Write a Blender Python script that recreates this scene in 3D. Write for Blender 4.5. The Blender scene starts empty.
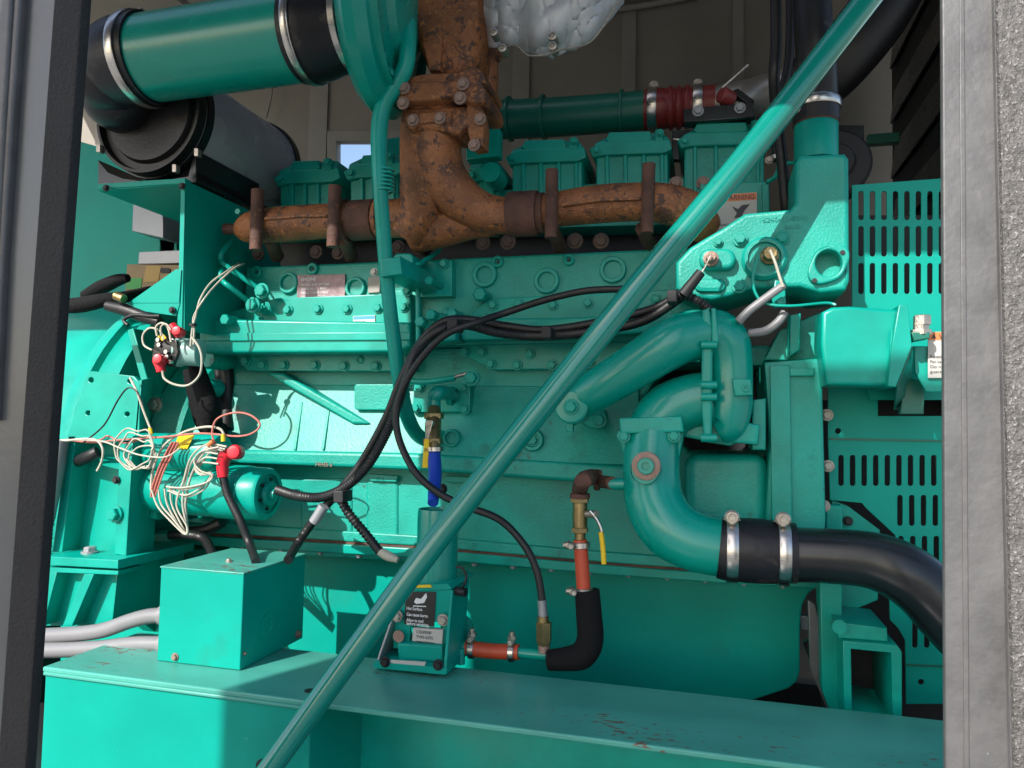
import bpy, bmesh, math, random
from mathutils import Vector, Matrix, noise
random.seed(7)
S = bpy.context.scene
COL = S.collection
# ------------------------------------------------------------------ camera
F = 740.0
CAM = Vector((0, 0, 1.5))
Xc = Vector((.966, -.0049, .2588)).normalized()
Uc = Vector((.0249, .9984, -.0513))
Uc = (Uc - Xc * Uc.dot(Xc)).normalized()
Yc = Uc.cross(Xc)
Rw = Vector((Xc.x, Yc.x, Uc.x)); Upw = Vector((Xc.y, Yc.y, Uc.y)); Bw = Vector((Xc.z, Yc.z, Uc.z))
M = Matrix(((Rw.x, Upw.x, Bw.x, CAM.x), (Rw.y, Upw.y, Bw.y, CAM.y), (Rw.z, Upw.z, Bw.z, CAM.z), (0, 0, 0, 1)))
cd = bpy.data.cameras.new('camera'); cam = bpy.data.objects.new('camera', cd); COL.objects.link(cam)
cam.matrix_world = M
cd.sensor_fit = 'HORIZONTAL'; cd.sensor_width = 36; cd.lens = 36 * F / 1024
cd.clip_end = 500; cd.clip_start = .02
S.camera = cam

def P(px, py, Y):
    """world point seen along the photo's line of sight at depth plane Y"""
    d = Rw * ((px - 512) / F) - Upw * ((py - 384) / F) - Bw
    return CAM + d * (Y / d.y)
def mpp(p):            # metres per photo pixel at a point
    return -(p - CAM).dot(Bw) / F

# ------------------------------------------------------------------ materials
def s2l(c): return tuple(((v / 255) / 12.92 if v / 255 <= .04045 else ((v / 255 + .055) / 1.055) ** 2.4) for v in c)
def mat(name, col, *a_, edge=.03, **k_): return mat_(name, col, *a_, edge=edge, **k_)
def mat_(name, col, rough=.4, metal=0, bump=0, bscale=60, var=.12, vscale=6, spots=None, sscale=40, sthr=.66, scol=(.3, .3, .3), coat=0, spec=.5, detail=4, stretch=None, edge=.03):
    m = bpy.data.materials.new(name); m.use_nodes = True
    nt = m.node_tree; N = nt.nodes; L = nt.links
    b = N['Principled BSDF']
    b.inputs['Roughness'].default_value = rough; b.inputs['Metallic'].default_value = metal
    b.inputs['Specular IOR Level'].default_value = spec
    if coat: b.inputs['Coat Weight'].default_value = coat; b.inputs['Coat Roughness'].default_value = .15
    tc = N.new('ShaderNodeTexCoord'); src = tc.outputs['Object']
    if stretch:
        mp = N.new('ShaderNodeMapping'); mp.inputs['Scale'].default_value = stretch
        L.new(src, mp.inputs[0]); src = mp.outputs[0]
    n1 = N.new('ShaderNodeTexNoise'); n1.inputs['Scale'].default_value = vscale; n1.inputs['Detail'].default_value = 6
    L.new(src, n1.inputs['Vector'])
    rp = N.new('ShaderNodeValToRGB'); rp.color_ramp.elements[0].position = .3; rp.color_ramp.elements[1].position = .7
    rp.color_ramp.elements[0].color = (*[max(0, c * (1 - var)) for c in col], 1)
    rp.color_ramp.elements[1].color = (*[min(1, c * (1 + var) + (var * .02 if c > .01 else 0)) for c in col], 1)
    L.new(n1.outputs['Fac'], rp.inputs[0]); out = rp.outputs[0]
    if spots is not None:
        for k, sp in enumerate(spots):
            sc, thr, sc_col = sp[:3]; eg = sp[3] if len(sp) > 3 else edge
            n2 = N.new('ShaderNodeTexNoise'); n2.inputs['Scale'].default_value = sc; n2.inputs['Detail'].default_value = 5; n2.inputs['Roughness'].default_value = .65
            L.new(src, n2.inputs['Vector'])
            r2 = N.new('ShaderNodeValToRGB'); r2.color_ramp.elements[0].position = thr; r2.color_ramp.elements[1].position = thr + eg
            if len(sp) > 4:
                n4 = N.new('ShaderNodeTexNoise'); n4.inputs['Scale'].default_value = sp[4]; L.new(src, n4.inputs['Vector'])
                ad = N.new('ShaderNodeMath'); ad.operation = 'MULTIPLY_ADD'; L.new(n4.outputs['Fac'], ad.inputs[0]); ad.inputs[1].default_value = .9; L.new(n2.outputs['Fac'], ad.inputs[2])
                sb = N.new('ShaderNodeMath'); sb.operation = 'SUBTRACT'; L.new(ad.outputs[0], sb.inputs[0]); sb.inputs[1].default_value = .45; L.new(sb.outputs[0], r2.inputs[0])
            else: L.new(n2.outputs['Fac'], r2.inputs[0])
            mx = N.new('ShaderNodeMixRGB'); L.new(r2.outputs[0], mx.inputs[0]); L.new(out, mx.inputs[1]); mx.inputs[2].default_value = (*sc_col, 1)
            out = mx.outputs[0]
    L.new(out, b.inputs['Base Color'])
    rr = N.new('ShaderNodeMapRange'); rr.inputs[3].default_value = max(.03, rough - .08); rr.inputs[4].default_value = min(1, rough + .1)
    L.new(n1.outputs['Fac'], rr.inputs[0]); L.new(rr.outputs[0], b.inputs['Roughness'])
    if bump:
        n3 = N.new('ShaderNodeTexNoise'); n3.inputs['Scale'].default_value = bscale; n3.inputs['Detail'].default_value = detail
        L.new(src, n3.inputs['Vector'])
        bp = N.new('ShaderNodeBump'); bp.inputs['Strength'].default_value = bump; bp.inputs['Distance'].default_value = .004
        L.new(n3.outputs['Fac'], bp.inputs['Height']); L.new(bp.outputs[0], b.inputs['Normal'])
    return m
G = (.0, .30, .235)
RUSTC = (.13, .05, .025)
M_ = {}
M_['green'] = mat('teal_paint', G, .33, bump=.12, bscale=35, var=.16, vscale=7, spots=[(5, .6, (.0, .24, .19), .12), (90, .72, (.1, .42, .34)), (150, .745, (.03, .05, .04))], spec=.35)
M_['gloss'] = mat('glossy_teal_paint', (.0, .275, .215), .27, bump=.05, bscale=14, var=.07, vscale=5, spots=[(110, .76, (.3, .5, .42))], coat=.15)
M_['cast'] = mat('cast_teal_paint', G, .43, bump=.33, bscale=150, var=.2, vscale=6, spec=.5, spots=[(6, .6, (.0, .23, .18), .1), (60, .74, (.02, .09, .07)), (26, .76, (.02, .16, .12), .06, 4)])
M_['sheet'] = mat('teal_sheet_paint', G, .4, spec=.2, bump=.08, bscale=9, var=.09, vscale=4, spots=[(3, .58, (.01, .26, .2), .12), (75, .73, (.25, .55, .45)), (33, .76, (.1, .42, .33))])
M_['rail'] = mat('worn_teal_paint', (.06, .32, .26), .36, bump=.15, bscale=50, var=.16, vscale=5, spots=[(14, .66, (.03, .26, .2), .1), (60, .685, (.15, .07, .05), .05, 3.2), (90, .72, (.12, .05, .035)), (110, .68, (.12, .36, .29))], stretch=(.55, 1.3, 1))
M_['deep'] = mat('shade_and_seam_green', (.004, .13, .09), .35, bump=.05, var=.1)  # green darkened for shade on the rear pipe; also dark guard seams
M_['brace'] = mat('brace_teal_paint', (.0, .205, .16), .17, bump=.02, bscale=8, var=.06, spots=[(45, .72, (.02, .07, .06)), (9, .68, (.0, .13, .115))], spec=.5, coat=.6)
M_['rust'] = mat('rusted_iron', (.26, .092, .028), .48, bump=1, bscale=170, var=.5, vscale=8, edge=.07, spots=[(11, .53, (.085, .034, .02)), (30, .56, (.065, .03, .02)), (44, .57, (.36, .14, .04)), (210, .6, (.36, .23, .15))])
M_['darkrust'] = mat('dark_rusted_iron', (.085, .035, .022), .75, bump=.9, bscale=120, var=.45, vscale=11, spots=[(45, .62, (.15, .06, .03))])
M_['rubber'] = mat('black_rubber', (.01, .01, .011), .42, bump=.3, bscale=40, var=.3, spec=.4, spots=[(14, .6, (.035, .032, .028)), (60, .68, (.09, .085, .07))])
M_['hose'] = mat('black_cable_rubber', (.008, .008, .009), .45, bump=.2, bscale=120, var=.2, spots=[(50, .75, (.12, .12, .11))])
M_['canister'] = mat('canister_enamel', (.4, .4, .43), .26, bump=.08, bscale=20, var=.15, spots=[(60, .73, (.2, .2, .2))])
M_['plastic'] = mat('black_enamel', (.01, .011, .013), .26, bump=.08, bscale=20, var=.2, spots=[(60, .73, (.1, .1, .1))])
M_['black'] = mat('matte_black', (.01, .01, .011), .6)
M_['foam'] = mat('black_foam', (.007, .007, .008), .85, bump=.8, bscale=60, spec=.2, spots=[(30, .66, (.03, .028, .025))])
M_['steel'] = mat('bright_steel', (.55, .53, .5), .28, metal=1, bump=.1, bscale=40, var=.15, stretch=(1, 1, 6))
M_['zinc'] = mat('zinc_bolt', (.42, .38, .33), .4, metal=.8, bump=.3, bscale=150, var=.3)
M_['boltrust'] = mat('brownish_bolt', (.3, .2, .16), .55, metal=.3, bump=.4, bscale=150, var=.3)
M_['brass'] = mat('dull_brass', (.3, .22, .1), .38, metal=.85, bump=.3, bscale=90, var=.3, spots=[(40, .65, (.2, .14, .08))])
M_['galv'] = mat('galvanised_steel', (.105, .103, .103), .48, metal=.2, bump=.3, bscale=70, var=.22, vscale=14, spots=[(40, .5, (.12, .118, .119), .25), (120, .71, (.25, .25, .25), .05)])
M_['postpaint'] = mat('grey_frame_paint', (.09, .096, .1), .3, bump=.12, bscale=60, var=.15, vscale=4, spots=[(70, .75, (.3, .3, .3))])
M_['seal'] = mat('black_seal_rubber', (.012, .012, .013), .8, bump=.9, bscale=160, var=.3)
M_['stucco'] = mat('textured_insulation', (.1, .094, .09), .5, bump=1, bscale=260, var=.4, vscale=120, spots=[(210, .56, (.07, .065, .06)), (260, .6, (.3, .285, .27))], detail=6)
M_['wall'] = mat('grey_brown_panel', (.27, .245, .21), .75, bump=.25, bscale=30, var=.1, vscale=3)
M_['strip'] = mat('panel_joint_strip', (.3, .28, .25), .6, var=.08)
M_['redsil'] = mat('red_silicone', (.5, .065, .025), .4, bump=.2, bscale=60, var=.15)
M_['darkred'] = mat('dark_red_hose', (.2, .022, .02), .4, bump=.1, bscale=40, var=.15)
M_['red'] = mat('red_boot', (.62, .012, .03), .38, bump=.1, var=.15)
M_['blue'] = mat('blue_hose', (.01, .05, .42), .4, bump=.1, var=.15)
M_['yellow'] = mat('yellow_plastic', (.75, .5, .01), .4, var=.1)
M_['white'] = mat('white_wire', (.42, .4, .33), .45, var=.12, vscale=30)
M_['pink'] = mat('pinkish_wire', (.48, .15, .12), .45, var=.12, vscale=30)
M_['conduit'] = mat('grey_conduit', (.2, .2, .21), .4, bump=.1, bscale=50, var=.1)
M_['silver'] = mat('silver_blanket', (.5, .52, .55), .4, metal=.25, bump=.4, bscale=16, var=.12, vscale=9)
M_['aluminium'] = mat('dull_aluminium', (.3, .31, .33), .4, metal=.4, var=.12)
M_['paper'] = mat('label_paper', (.5, .48, .44), .45, var=.06)
M_['orange'] = mat('label_orange', (.72, .2, .06), .45, var=.06)
M_['inkblack'] = mat('label_black', (.02, .02, .02), .4, var=.1)
M_['ink'] = mat('printed_ink', (.03, .03, .04), .5)
M_['inkwhite'] = mat('white_print', (.75, .75, .75), .5)
M_['nameplate'] = mat('nameplate_metal', (.2, .14, .15), .45, metal=.4, bump=.2, bscale=120, var=.35, vscale=40)
M_['blueink'] = mat('blue_print', (.05, .3, .55), .5)
M_['greyshell'] = mat('grey_aluminium_pipe', (.3, .28, .26), .35, metal=.5, var=.12)
M_['ground'] = mat('concrete', (.25, .24, .225), .85, bump=.4, bscale=12, var=.2)
M_['lightblue'] = mat('clear_relay_shell', (.25, .42, .4), .3, var=.15)
M_['blocker'] = mat('pale_blocker', (.4, .4, .39), .6, var=.05)

# ------------------------------------------------------------------ object bookkeeping
WL = {}
def wl(o): return WL.get(o.name, Vector((0, 0, 0))) if o else Vector((0, 0, 0))
def meta(o, label=None, cat=None, group=None, kind=None):
    if label: o['label'] = label
    if cat: o['category'] = cat
    if group: o['group'] = group
    if kind: o['kind'] = kind
    return o
def thing(name, label, cat, loc, group=None):
    o = bpy.data.objects.new(name, None); COL.objects.link(o); o.location = loc; WL[o.name] = Vector(loc)
    o.empty_display_size = .05
    return meta(o, label, cat, group)
def place(o, parent, w):
    WL[o.name] = Vector(w)
    if parent: o.parent = parent
    o.location = Vector(w) - wl(parent)
    return o
def finish(name, me, m, parent=None, bev=0, ang=35, seg=2):
    vs = [v.co for v in me.vertices]
    lo = Vector((min(v.x for v in vs), min(v.y for v in vs), min(v.z for v in vs)))
    hi = Vector((max(v.x for v in vs), max(v.y for v in vs), max(v.z for v in vs)))
    c = Vector(((lo.x + hi.x) / 2, (lo.y + hi.y) / 2, lo.z))
    me.transform(Matrix.Translation(-c))
    me.shade_smooth(); me.set_sharp_from_angle(angle=math.radians(ang))
    if m: me.materials.append(M_[m] if isinstance(m, str) else m)
    o = bpy.data.objects.new(name, me); COL.objects.link(o)
    if bev:
        b = o.modifiers.new('bevel', 'BEVEL'); b.width = bev; b.segments = seg; b.limit_method = 'ANGLE'; b.angle_limit = math.radians(35)
        b.harden_normals = False
    return place(o, parent, c)
def bmfin(name, bm, m, parent=None, bev=0, ang=35):
    bmesh.ops.recalc_face_normals(bm, faces=bm.faces)
    me = bpy.data.meshes.new(name); bm.to_mesh(me); bm.free()
    return finish(name, me, m, parent, bev, ang)

# ------------------------------------------------------------------ shape helpers
def spline(pts, sub, closed=False):
    n = len(pts)
    if n < 3 or sub < 2: return [Vector(p) for p in pts]
    out = []
    for i in range(n if closed else n - 1):
        g = (lambda k: pts[k % n]) if closed else (lambda k: pts[max(0, min(n - 1, k))])
        a, b, c, d = g(i - 1), g(i), g(i + 1), g(i + 2)
        for s in range(sub):
            t = s / sub
            out.append(.5 * ((2 * b) + (c - a) * t + (2 * a - 5 * b + 4 * c - d) * t * t + (3 * b - a - 3 * c + d) * t ** 3))
    if not closed: out.append(Vector(pts[-1]))
    return out
def tube_bm(bm, pts, rad, seg=14, sub=6, corr=0, pitch=.01, cap=True, flat=1.0):
    """pts world, rad list metres"""
    p4 = [Vector((*p, r)) for p, r in zip(pts, rad)]
    c = spline(p4, sub)
    if corr:                                   # resample evenly for the ribs of corrugated conduit
        L = [0]
        for i in range(1, len(c)): L.append(L[-1] + (c[i].xyz - c[i - 1].xyz).length)
        n = max(4, int(L[-1] / (pitch / 2))); q = []; j = 0
        for k in range(n + 1):
            s = L[-1] * k / n
            while j < len(L) - 2 and L[j + 1] < s: j += 1
            t = (s - L[j]) / max(1e-9, L[j + 1] - L[j]); v = c[j].lerp(c[j + 1], t)
            if k % 2: v = Vector((v.x, v.y, v.z, v.w * (1 - corr)))
            q.append(v)
        c = q
    cen = [v.xyz for v in c]
    T = [(cen[min(i + 1, len(cen) - 1)] - cen[max(i - 1, 0)]).normalized() for i in range(len(cen))]
    up = Vector((0, 0, 1)) if abs(T[0].z) < .9 else Vector((0, 1, 0))
    n = (up - T[0] * up.dot(T[0])).normalized(); rings = []
    for i, (p, t) in enumerate(zip(cen, T)):
        n = (n - t * n.dot(t)).normalized(); b = t.cross(n)
        rings.append([bm.verts.new(p + (n * math.cos(a) + b * math.sin(a) * flat) * c[i].w) for a in [2 * math.pi * k / seg for k in range(seg)]])
    for a, b in zip(rings, rings[1:]):
        for k in range(seg): bm.faces.new((a[k], a[(k + 1) % seg], b[(k + 1) % seg], b[k]))
    if cap: bm.faces.new(rings[0][::-1]); bm.faces.new(rings[-1])
def W(pts):
    """pixel triples -> world; a missing Y repeats the last"""
    out = []; Y = 2.0
    for p in pts:
        if len(p) > 2: Y = p[2]
        out.append(P(p[0], p[1], Y))
    return out
def tube(name, pts, r, m, parent=None, seg=14, sub=6, corr=0, pitch=.01, ang=50):
    w = W(pts); rr = r if isinstance(r, (list, tuple)) else [r] * len(w)
    bm = bmesh.new(); tube_bm(bm, w, [a * mpp(p) for a, p in zip(rr, w)], seg, sub, corr, pitch)
    return bmfin(name, bm, m, parent, 0, ang)
def lathe_bm(bm, p0, d, prof, seg=28, cap=True):
    """prof: list of (distance along d, radius)"""
    d = Vector(d).normalized(); up = Vector((0, 0, 1)) if abs(d.z) < .9 else Vector((1, 0, 0))
    n = (up - d * up.dot(d)).normalized(); b = d.cross(n); rings = []
    for s, r in prof:
        rings.append([bm.verts.new(p0 + d * s + (n * math.cos(a) + b * math.sin(a)) * max(r, 1e-5)) for a in [2 * math.pi * (k + .5) / seg for k in range(seg)]])
    for a, c in zip(rings, rings[1:]):
        for k in range(seg): bm.faces.new((a[k], a[(k + 1) % seg], c[(k + 1) % seg], c[k]))
    if cap: bm.faces.new(rings[0][::-1]); bm.faces.new(rings[-1])
def lathe(name, p0, d, prof, m, parent=None, seg=28, cap=True, ang=35, bev=0):
    bm = bmesh.new(); lathe_bm(bm, Vector(p0), d, prof, seg, cap); return bmfin(name, bm, m, parent, bev, ang)
YF = Vector((0, -1, 0))
def box_bm(bm, x0, x1, y0, y1, z0, z1):
    v = [bm.verts.new((x, y, z)) for x in (x0, x1) for y in (y0, y1) for z in (z0, z1)]
    for f in ((0, 1, 3, 2), (4, 6, 7, 5), (0, 4, 5, 1), (2, 3, 7, 6), (0, 2, 6, 4), (1, 5, 7, 3)): bm.faces.new([v[i] for i in f])
def box(name, px0, py0, px1, py1, Y, dep, m, parent=None, bev=.004):
    a = P(px0, py0, Y); b = P(px1, py1, Y); bm = bmesh.new()
    box_bm(bm, min(a.x, b.x), max(a.x, b.x), Y, Y + dep, min(a.z, b.z), max(a.z, b.z))
    return bmfin(name, bm, m, parent, bev)
def wbox(name, x0, x1, y0, y1, z0, z1, m, parent=None, bev=.003):
    bm = bmesh.new(); box_bm(bm, x0, x1, y0, y1, z0, z1); return bmfin(name, bm, m, parent, bev)
def prism_bm(bm, pts, vec):
    a = [bm.verts.new(p) for p in pts]; b = [bm.verts.new(p + Vector(vec)) for p in pts]
    bm.faces.new(a[::-1]); bm.faces.new(b)
    for i in range(len(a)): j = (i + 1) % len(a); bm.faces.new((a[i], a[j], b[j], b[i]))
def prism(name, pts, vec, m, parent=None, bev=.003):
    bm = bmesh.new(); prism_bm(bm, [Vector(p) for p in pts], vec); return bmfin(name, bm, m, parent, bev)
def circ(px, py, r, n=20, ry=None, a0=0, a1=360):
    ry = ry or r
    return [(px + r * math.cos(math.radians(a0 + (a1 - a0) * k / n)), py + ry * math.sin(math.radians(a0 + (a1 - a0) * k / n))) for k in range(n if a1 - a0 == 360 else n + 1)]
def slab(name, out, Y, th, m, parent=None, holes=(), bev=.003, rnd=0, res=1, ang=40):
    """an outline in the vertical plane Y, carried back by its real thickness; holes go through"""
    cu = bpy.data.curves.new(name, 'CURVE'); cu.dimensions = '2D'; cu.fill_mode = 'BOTH'
    bv = min(bev, th * .3); cu.extrude = th / 2 - bv; cu.bevel_depth = bv; cu.bevel_resolution = res; cu.offset = -bv
    for loop in [out] + list(holes):
        w = [P(p[0], p[1], Y) for p in loop]
        if rnd and loop is out: w = spline(w, rnd, True)
        s = cu.splines.new('POLY'); s.points.add(len(w) - 1); s.use_cyclic_u = True
        for k, p in enumerate(w): s.points[k].co = (p.x, p.z, 0, 1)
    ob = bpy.data.objects.new('tmp', cu); COL.objects.link(ob)
    dg = bpy.context.evaluated_depsgraph_get(); dg.update()
    me = bpy.data.meshes.new_from_object(ob.evaluated_get(dg)); bpy.data.objects.remove(ob); bpy.data.curves.remove(cu)
    me.name = name; me.transform(Matrix(((1, 0, 0, 0), (0, 0, -1, Y + th / 2), (0, 1, 0, 0), (0, 0, 0, 1))))
    me.materials.clear()
    return finish(name, me, m, parent, 0, ang)
def rrect(x0, y0, x1, y1, r, n=4):
    o = []
    for cx, cy, a in ((x1 - r, y0 + r, -90), (x1 - r, y1 - r, 0), (x0 + r, y1 - r, 90), (x0 + r, y0 + r, 180)):
        o += [(cx + r * math.cos(math.radians(a + 90 * k / n)), cy + r * math.sin(math.radians(a + 90 * k / n))) for k in range(n + 1)]
    return o
_bolt = {}
def bolt_mesh(m, kind):
    k = (m, kind)
    if k not in _bolt:
        bm = bmesh.new()
        if kind == 'hex':
            lathe_bm(bm, Vector(), YF, [(-.3, 1.35), (.12, 1.35), (.18, 1.28)], 20)
            lathe_bm(bm, Vector(), YF, [(.1, 1), (.75, 1), (.9, .85)], 6)
            lathe_bm(bm, Vector(), YF, [(.8, .7), (.92, .62)], 12)
        elif kind == 'long':
            lathe_bm(bm, Vector(), YF, [(-7, 1.0), (-.3, 1.0)], 16)
            lathe_bm(bm, Vector(), YF, [(-.4, 1.1), (.75, 1.1), (.95, .9)], 6)
        elif kind == 'cap':
            lathe_bm(bm, Vector(), YF, [(-.3, 1.2), (.6, 1.2), (.7, 1.1), (.7, .65), (.2, .6)], 18)
        bmesh.ops.recalc_face_normals(bm, faces=bm.faces)
        me = bpy.data.meshes.new('bolt'); bm.to_mesh(me); bm.free(); me.shade_smooth(); me.set_sharp_from_angle(angle=.6); me.materials.append(M_[m]); _bolt[k] = me
    return _bolt[k]
def bolt(px, py, Y, r, m='green', parent=None, kind='hex', name='bolt', axis=None):
    w = P(px, py, Y); o = bpy.data.objects.new(name, bolt_mesh(m, kind)); COL.objects.link(o)
    s = r * mpp(w); o.scale = (s, s, s)
    if axis is not None: o.rotation_mode = 'QUATERNION'; o.rotation_quaternion = YF.rotation_difference(Vector(axis).normalized())
    return place(o, parent, w)
def bolts(lst, Y, r, m='green', parent=None, kind='hex'):
    for p in lst: bolt(p[0], p[1], Y, p[2] if len(p) > 2 else r, m, parent, kind)
def ring(name, px, py, Y, ro, ri, h, m, parent, floor=True):
    w = P(px, py, Y); s = mpp(w)
    pr = [(-.01, ro * s), (h * .7, ro * s), (h, (ro - 1) * s), (h, (ri + .6) * s), (h * .8, ri * s), (-.001 if floor else -.02, ri * s)]
    bm = bmesh.new(); lathe_bm(bm, w, YF, pr, 28, False)
    if floor: lathe_bm(bm, w, YF, [(-.004, ri * s * 1.02), (.001, ri * s * 1.02)], 28)
    return bmfin(name, bm, m, parent)
def text(name, s, px, py, Y, hpx, m, parent=None, th=.0006, bold=0, align='LEFT', width=None):
    cu = bpy.data.curves.new(name, 'FONT'); cu.body = s; cu.align_x = align; cu.size = 1; cu.extrude = 0; cu.offset = bold
    ob = bpy.data.objects.new('tmp', cu); COL.objects.link(ob)
    dg = bpy.context.evaluated_depsgraph_get(); dg.update()
    me = bpy.data.meshes.new_from_object(ob.evaluated_get(dg)); bpy.data.objects.remove(ob); bpy.data.curves.remove(cu)
    me.name = name; me.materials.clear(); w = P(px, py, Y); k = hpx * mpp(w) / .72; kx = k
    if width:
        ww = max(v.co.x for v in me.vertices) - min(v.co.x for v in me.vertices); kx = width * mpp(w) / ww
    me.transform(Matrix(((kx, 0, 0, w.x), (0, 0, -1, w.y), (0, k, 0, w.z), (0, 0, 0, 1))))
    bm = bmesh.new(); bm.from_mesh(me); g = bmesh.ops.extrude_face_region(bm, geom=bm.faces[:])
    bmesh.ops.translate(bm, vec=(0, -th, 0), verts=[v for v in g['geom'] if isinstance(v, bmesh.types.BMVert)])
    bpy.data.meshes.remove(me)
    return bmfin(name, bm, m, parent)
def clamp(name, px, py, Y, dirpx, r, width, m, parent, screw=None, seg=32):
    """hose clamp band round a pipe whose axis runs along dirpx; screw = angle (deg) of the screw housing"""
    a = P(px, py, Y); b = P(px + dirpx[0], py + dirpx[1], Y); d = (b - a).normalized(); s = mpp(a); bm = bmesh.new(); h = width / 2 * s; R = r * s
    lathe_bm(bm, a, d, [(-h, R * .9), (-h, R + .0015), (-h * .8, R + .003), (h * .8, R + .003), (h, R + .0015), (h, R * .9)], seg, False)
    o = bmfin(name, bm, m, parent)
    if screw is not None:
        n = (Rw * math.cos(math.radians(screw)) + Upw * math.sin(math.radians(screw))); n = (n - d * n.dot(d)).normalized(); t = d.cross(n)
        if t.y > 0: t = -t
        c = a + n * (R + .008); bm = bmesh.new()
        lathe_bm(bm, c - t * .012, t, [(0, .006), (.024, .006)], 10); lathe_bm(bm, c + t * .010, t, [(0, .0095), (.004, .0095), (.005, .008), (.012, .0075), (.013, .006)], 6)
        lathe_bm(bm, a + n * (R - .002), n, [(0, .007), (.01, .007)], 8)
        bmfin('clamp_screw', bm, 'zinc', o)
    return o

# ================================================================== SETTING
wbox('ground', -60, 60, -60, 60, -.1, 0, 'ground', bev=0); meta(bpy.data.objects['ground'], kind='structure')
YW = 3.9
win = [(333, 137), (404, 137), (404, 180), (333, 180)]
t = thing('enclosure_wall', 'dull grey brown panelled back wall of the enclosure with small window', 'wall', P(500, 500, YW))
slab('wall_panel', [(-200, -250), (1150, -250), (1150, 900), (-200, 900)], YW, .05, 'wall', t, holes=[win], bev=.001)
for (x, y0, y1) in ((316, 60, 300), (520, -60, 300), (628, -60, 300), (110, -60, 200), (738, -60, 300), (425, -60, 300), (205, -60, 300)):
    box('joint_strip', x - 5, y0, x + 5, y1, YW - .014, .013, 'strip', t, .001)
box('joint_strip', 100, -20, 335, -8, YW - .02, .018, 'strip', t, .001)
t2 = slab('window_frame', [(327, 131), (410, 131), (410, 186), (327, 186)], YW - .02, .06, 'strip', t, holes=[[(336, 141), (400, 141), (400, 178), (336, 178)]], bev=.002)
# conduit runs on the wall
w = thing('wall_conduit', 'thin grey wire conduit running along the top of the back wall', 'conduit', P(600, 10, YW - .1))
tube('conduit_run', [(560, 14, YW - .06), (640, 6), (720, -10)], 3, 'strip', w)
tube('conduit_run', [(262, 60, YW - .06), (272, 86), (266, 118)], 1.2, 'strip', w, seg=6)
# ceiling underside far up-left
roof = wbox('enclosure_roof', -4.2, 2.2, 2.0, 4.0, 3.75, 3.8, 'wall', bev=0); meta(roof, 'grey enclosure roof above the back wall', 'roof')
sof = prism('ceiling_baffle', [P(70, 60, 3.6), P(335, -45, 3.6), P(335, -140, 3.6), P(60, -140, 3.6)], (0, -.9, .12), 'strip', bev=.004); meta(sof, 'beige ceiling baffle panel above the green intake duct', 'baffle')
beam = slab('ceiling_beam', [(150, -20), (160, -20), (215, 22), (205, 22)], 3.0, .05, 'galv'); meta(beam, 'short grey ceiling beam end above the intake duct', 'beam')
# side wall and louvre, right
xr = .80
lv = thing('radiator_louvre', 'dark radiator side panel with long slanting seams behind the right post', 'louvre', (xr, 3.0, 1.5))
wbox('side_panel', xr + .02, xr + .06, 2.5, 3.75, .6, 3.3, 'black', lv)
for k in range(7):
    z = 1.62 + k * .26
    prism('slat', [Vector((xr, 2.5, z)), Vector((xr, 3.7, z)), Vector((xr + .03, 3.7, z + .24)), Vector((xr + .03, 2.5, z + .24))], (.012, 0, 0), 'postpaint' if k < 3 else 'plastic', lv, .002)
# front frame: lintel and side pieces outside the frame
lin = wbox('enclosure_lintel', -4.2, 2.6, .93, 1.0, P(300, 216, 2.05).z + 1.05 * .72, 4.6, 'galv'); meta(lin, 'grey steel lintel over the enclosure opening', 'lintel')
# left post
lp = thing('left_door_post', 'dark grey door post with black rubber seal along its right edge', 'door post', P(30, 768, 1.0))
slab('post_face', [(-90, -400), (89, -400), (-13, 1100), (-90, 1100)], 1.0, .03, 'postpaint', lp, bev=.002)
slab('seal_strip', [(83, -400), (111, -400), (1, 1100), (-28, 1100)], .99, .022, 'seal', lp, bev=.004)
slab('edge_strip', [(111, -400), (112.5, -400), (3, 1100), (1.5, 1100)], 1.008, .005, 'galv', lp, bev=.0005)
slab('edge_bead', [(17, -60), (24, -60), (2, 260), (-6, 420), (-16, 420), (-5, 260)], .985, .02, 'galv', lp, bev=.006, res=3)
slab('edge_flange', [(-60, -60), (14, -60), (-4, 260), (-20, 420), (-60, 420)], .98, .02, 'galv', lp, bev=.01, res=3)
# right post
rp = thing('right_door_post', 'light galvanised door post with rough textured lining on its right', 'door post', P(985, 768, 1.0))
slab('post_face', [(940.5, -400), (987, -400), (1021, 1100), (947.2, 1100)], 1.0, .012, 'galv', rp, bev=.002)
slab('post_ridge', [(957, -400), (962, -400), (972, 1100), (966, 1100)], .9985, .004, 'galv', rp, bev=.0011, res=2)
slab('edge_bead', [(985, -400), (990, -400), (1023, 1100), (1018, 1100)], .992, .07, 'galv', rp, bev=.003)
slab('textured_lining', [(988, -400), (1100, -400), (1100, 1100), (1022, 1100)], .985, .09, 'stucco', rp, bev=.004)

# ================================================================== ENGINE
E = thing('diesel_engine', 'large green painted six cylinder diesel engine with a rusty exhaust manifold', 'engine', P(500, 760, 2.3))
ck = slab('crankcase', [(228, 350), (770, 345), (775, 585), (560, 570), (228, 552)], 2.31, .8, 'cast', E, bev=.01, holes=[[(664, 366), (762, 366), (762, 452), (690, 452), (668, 430), (640, 405)]])
slab('recess_shade', [(630, 355), (766, 355), (766, 460), (630, 460)], 2.5, .02, 'black', ck)  # black sheet standing in for the shade deep inside the opening
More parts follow.
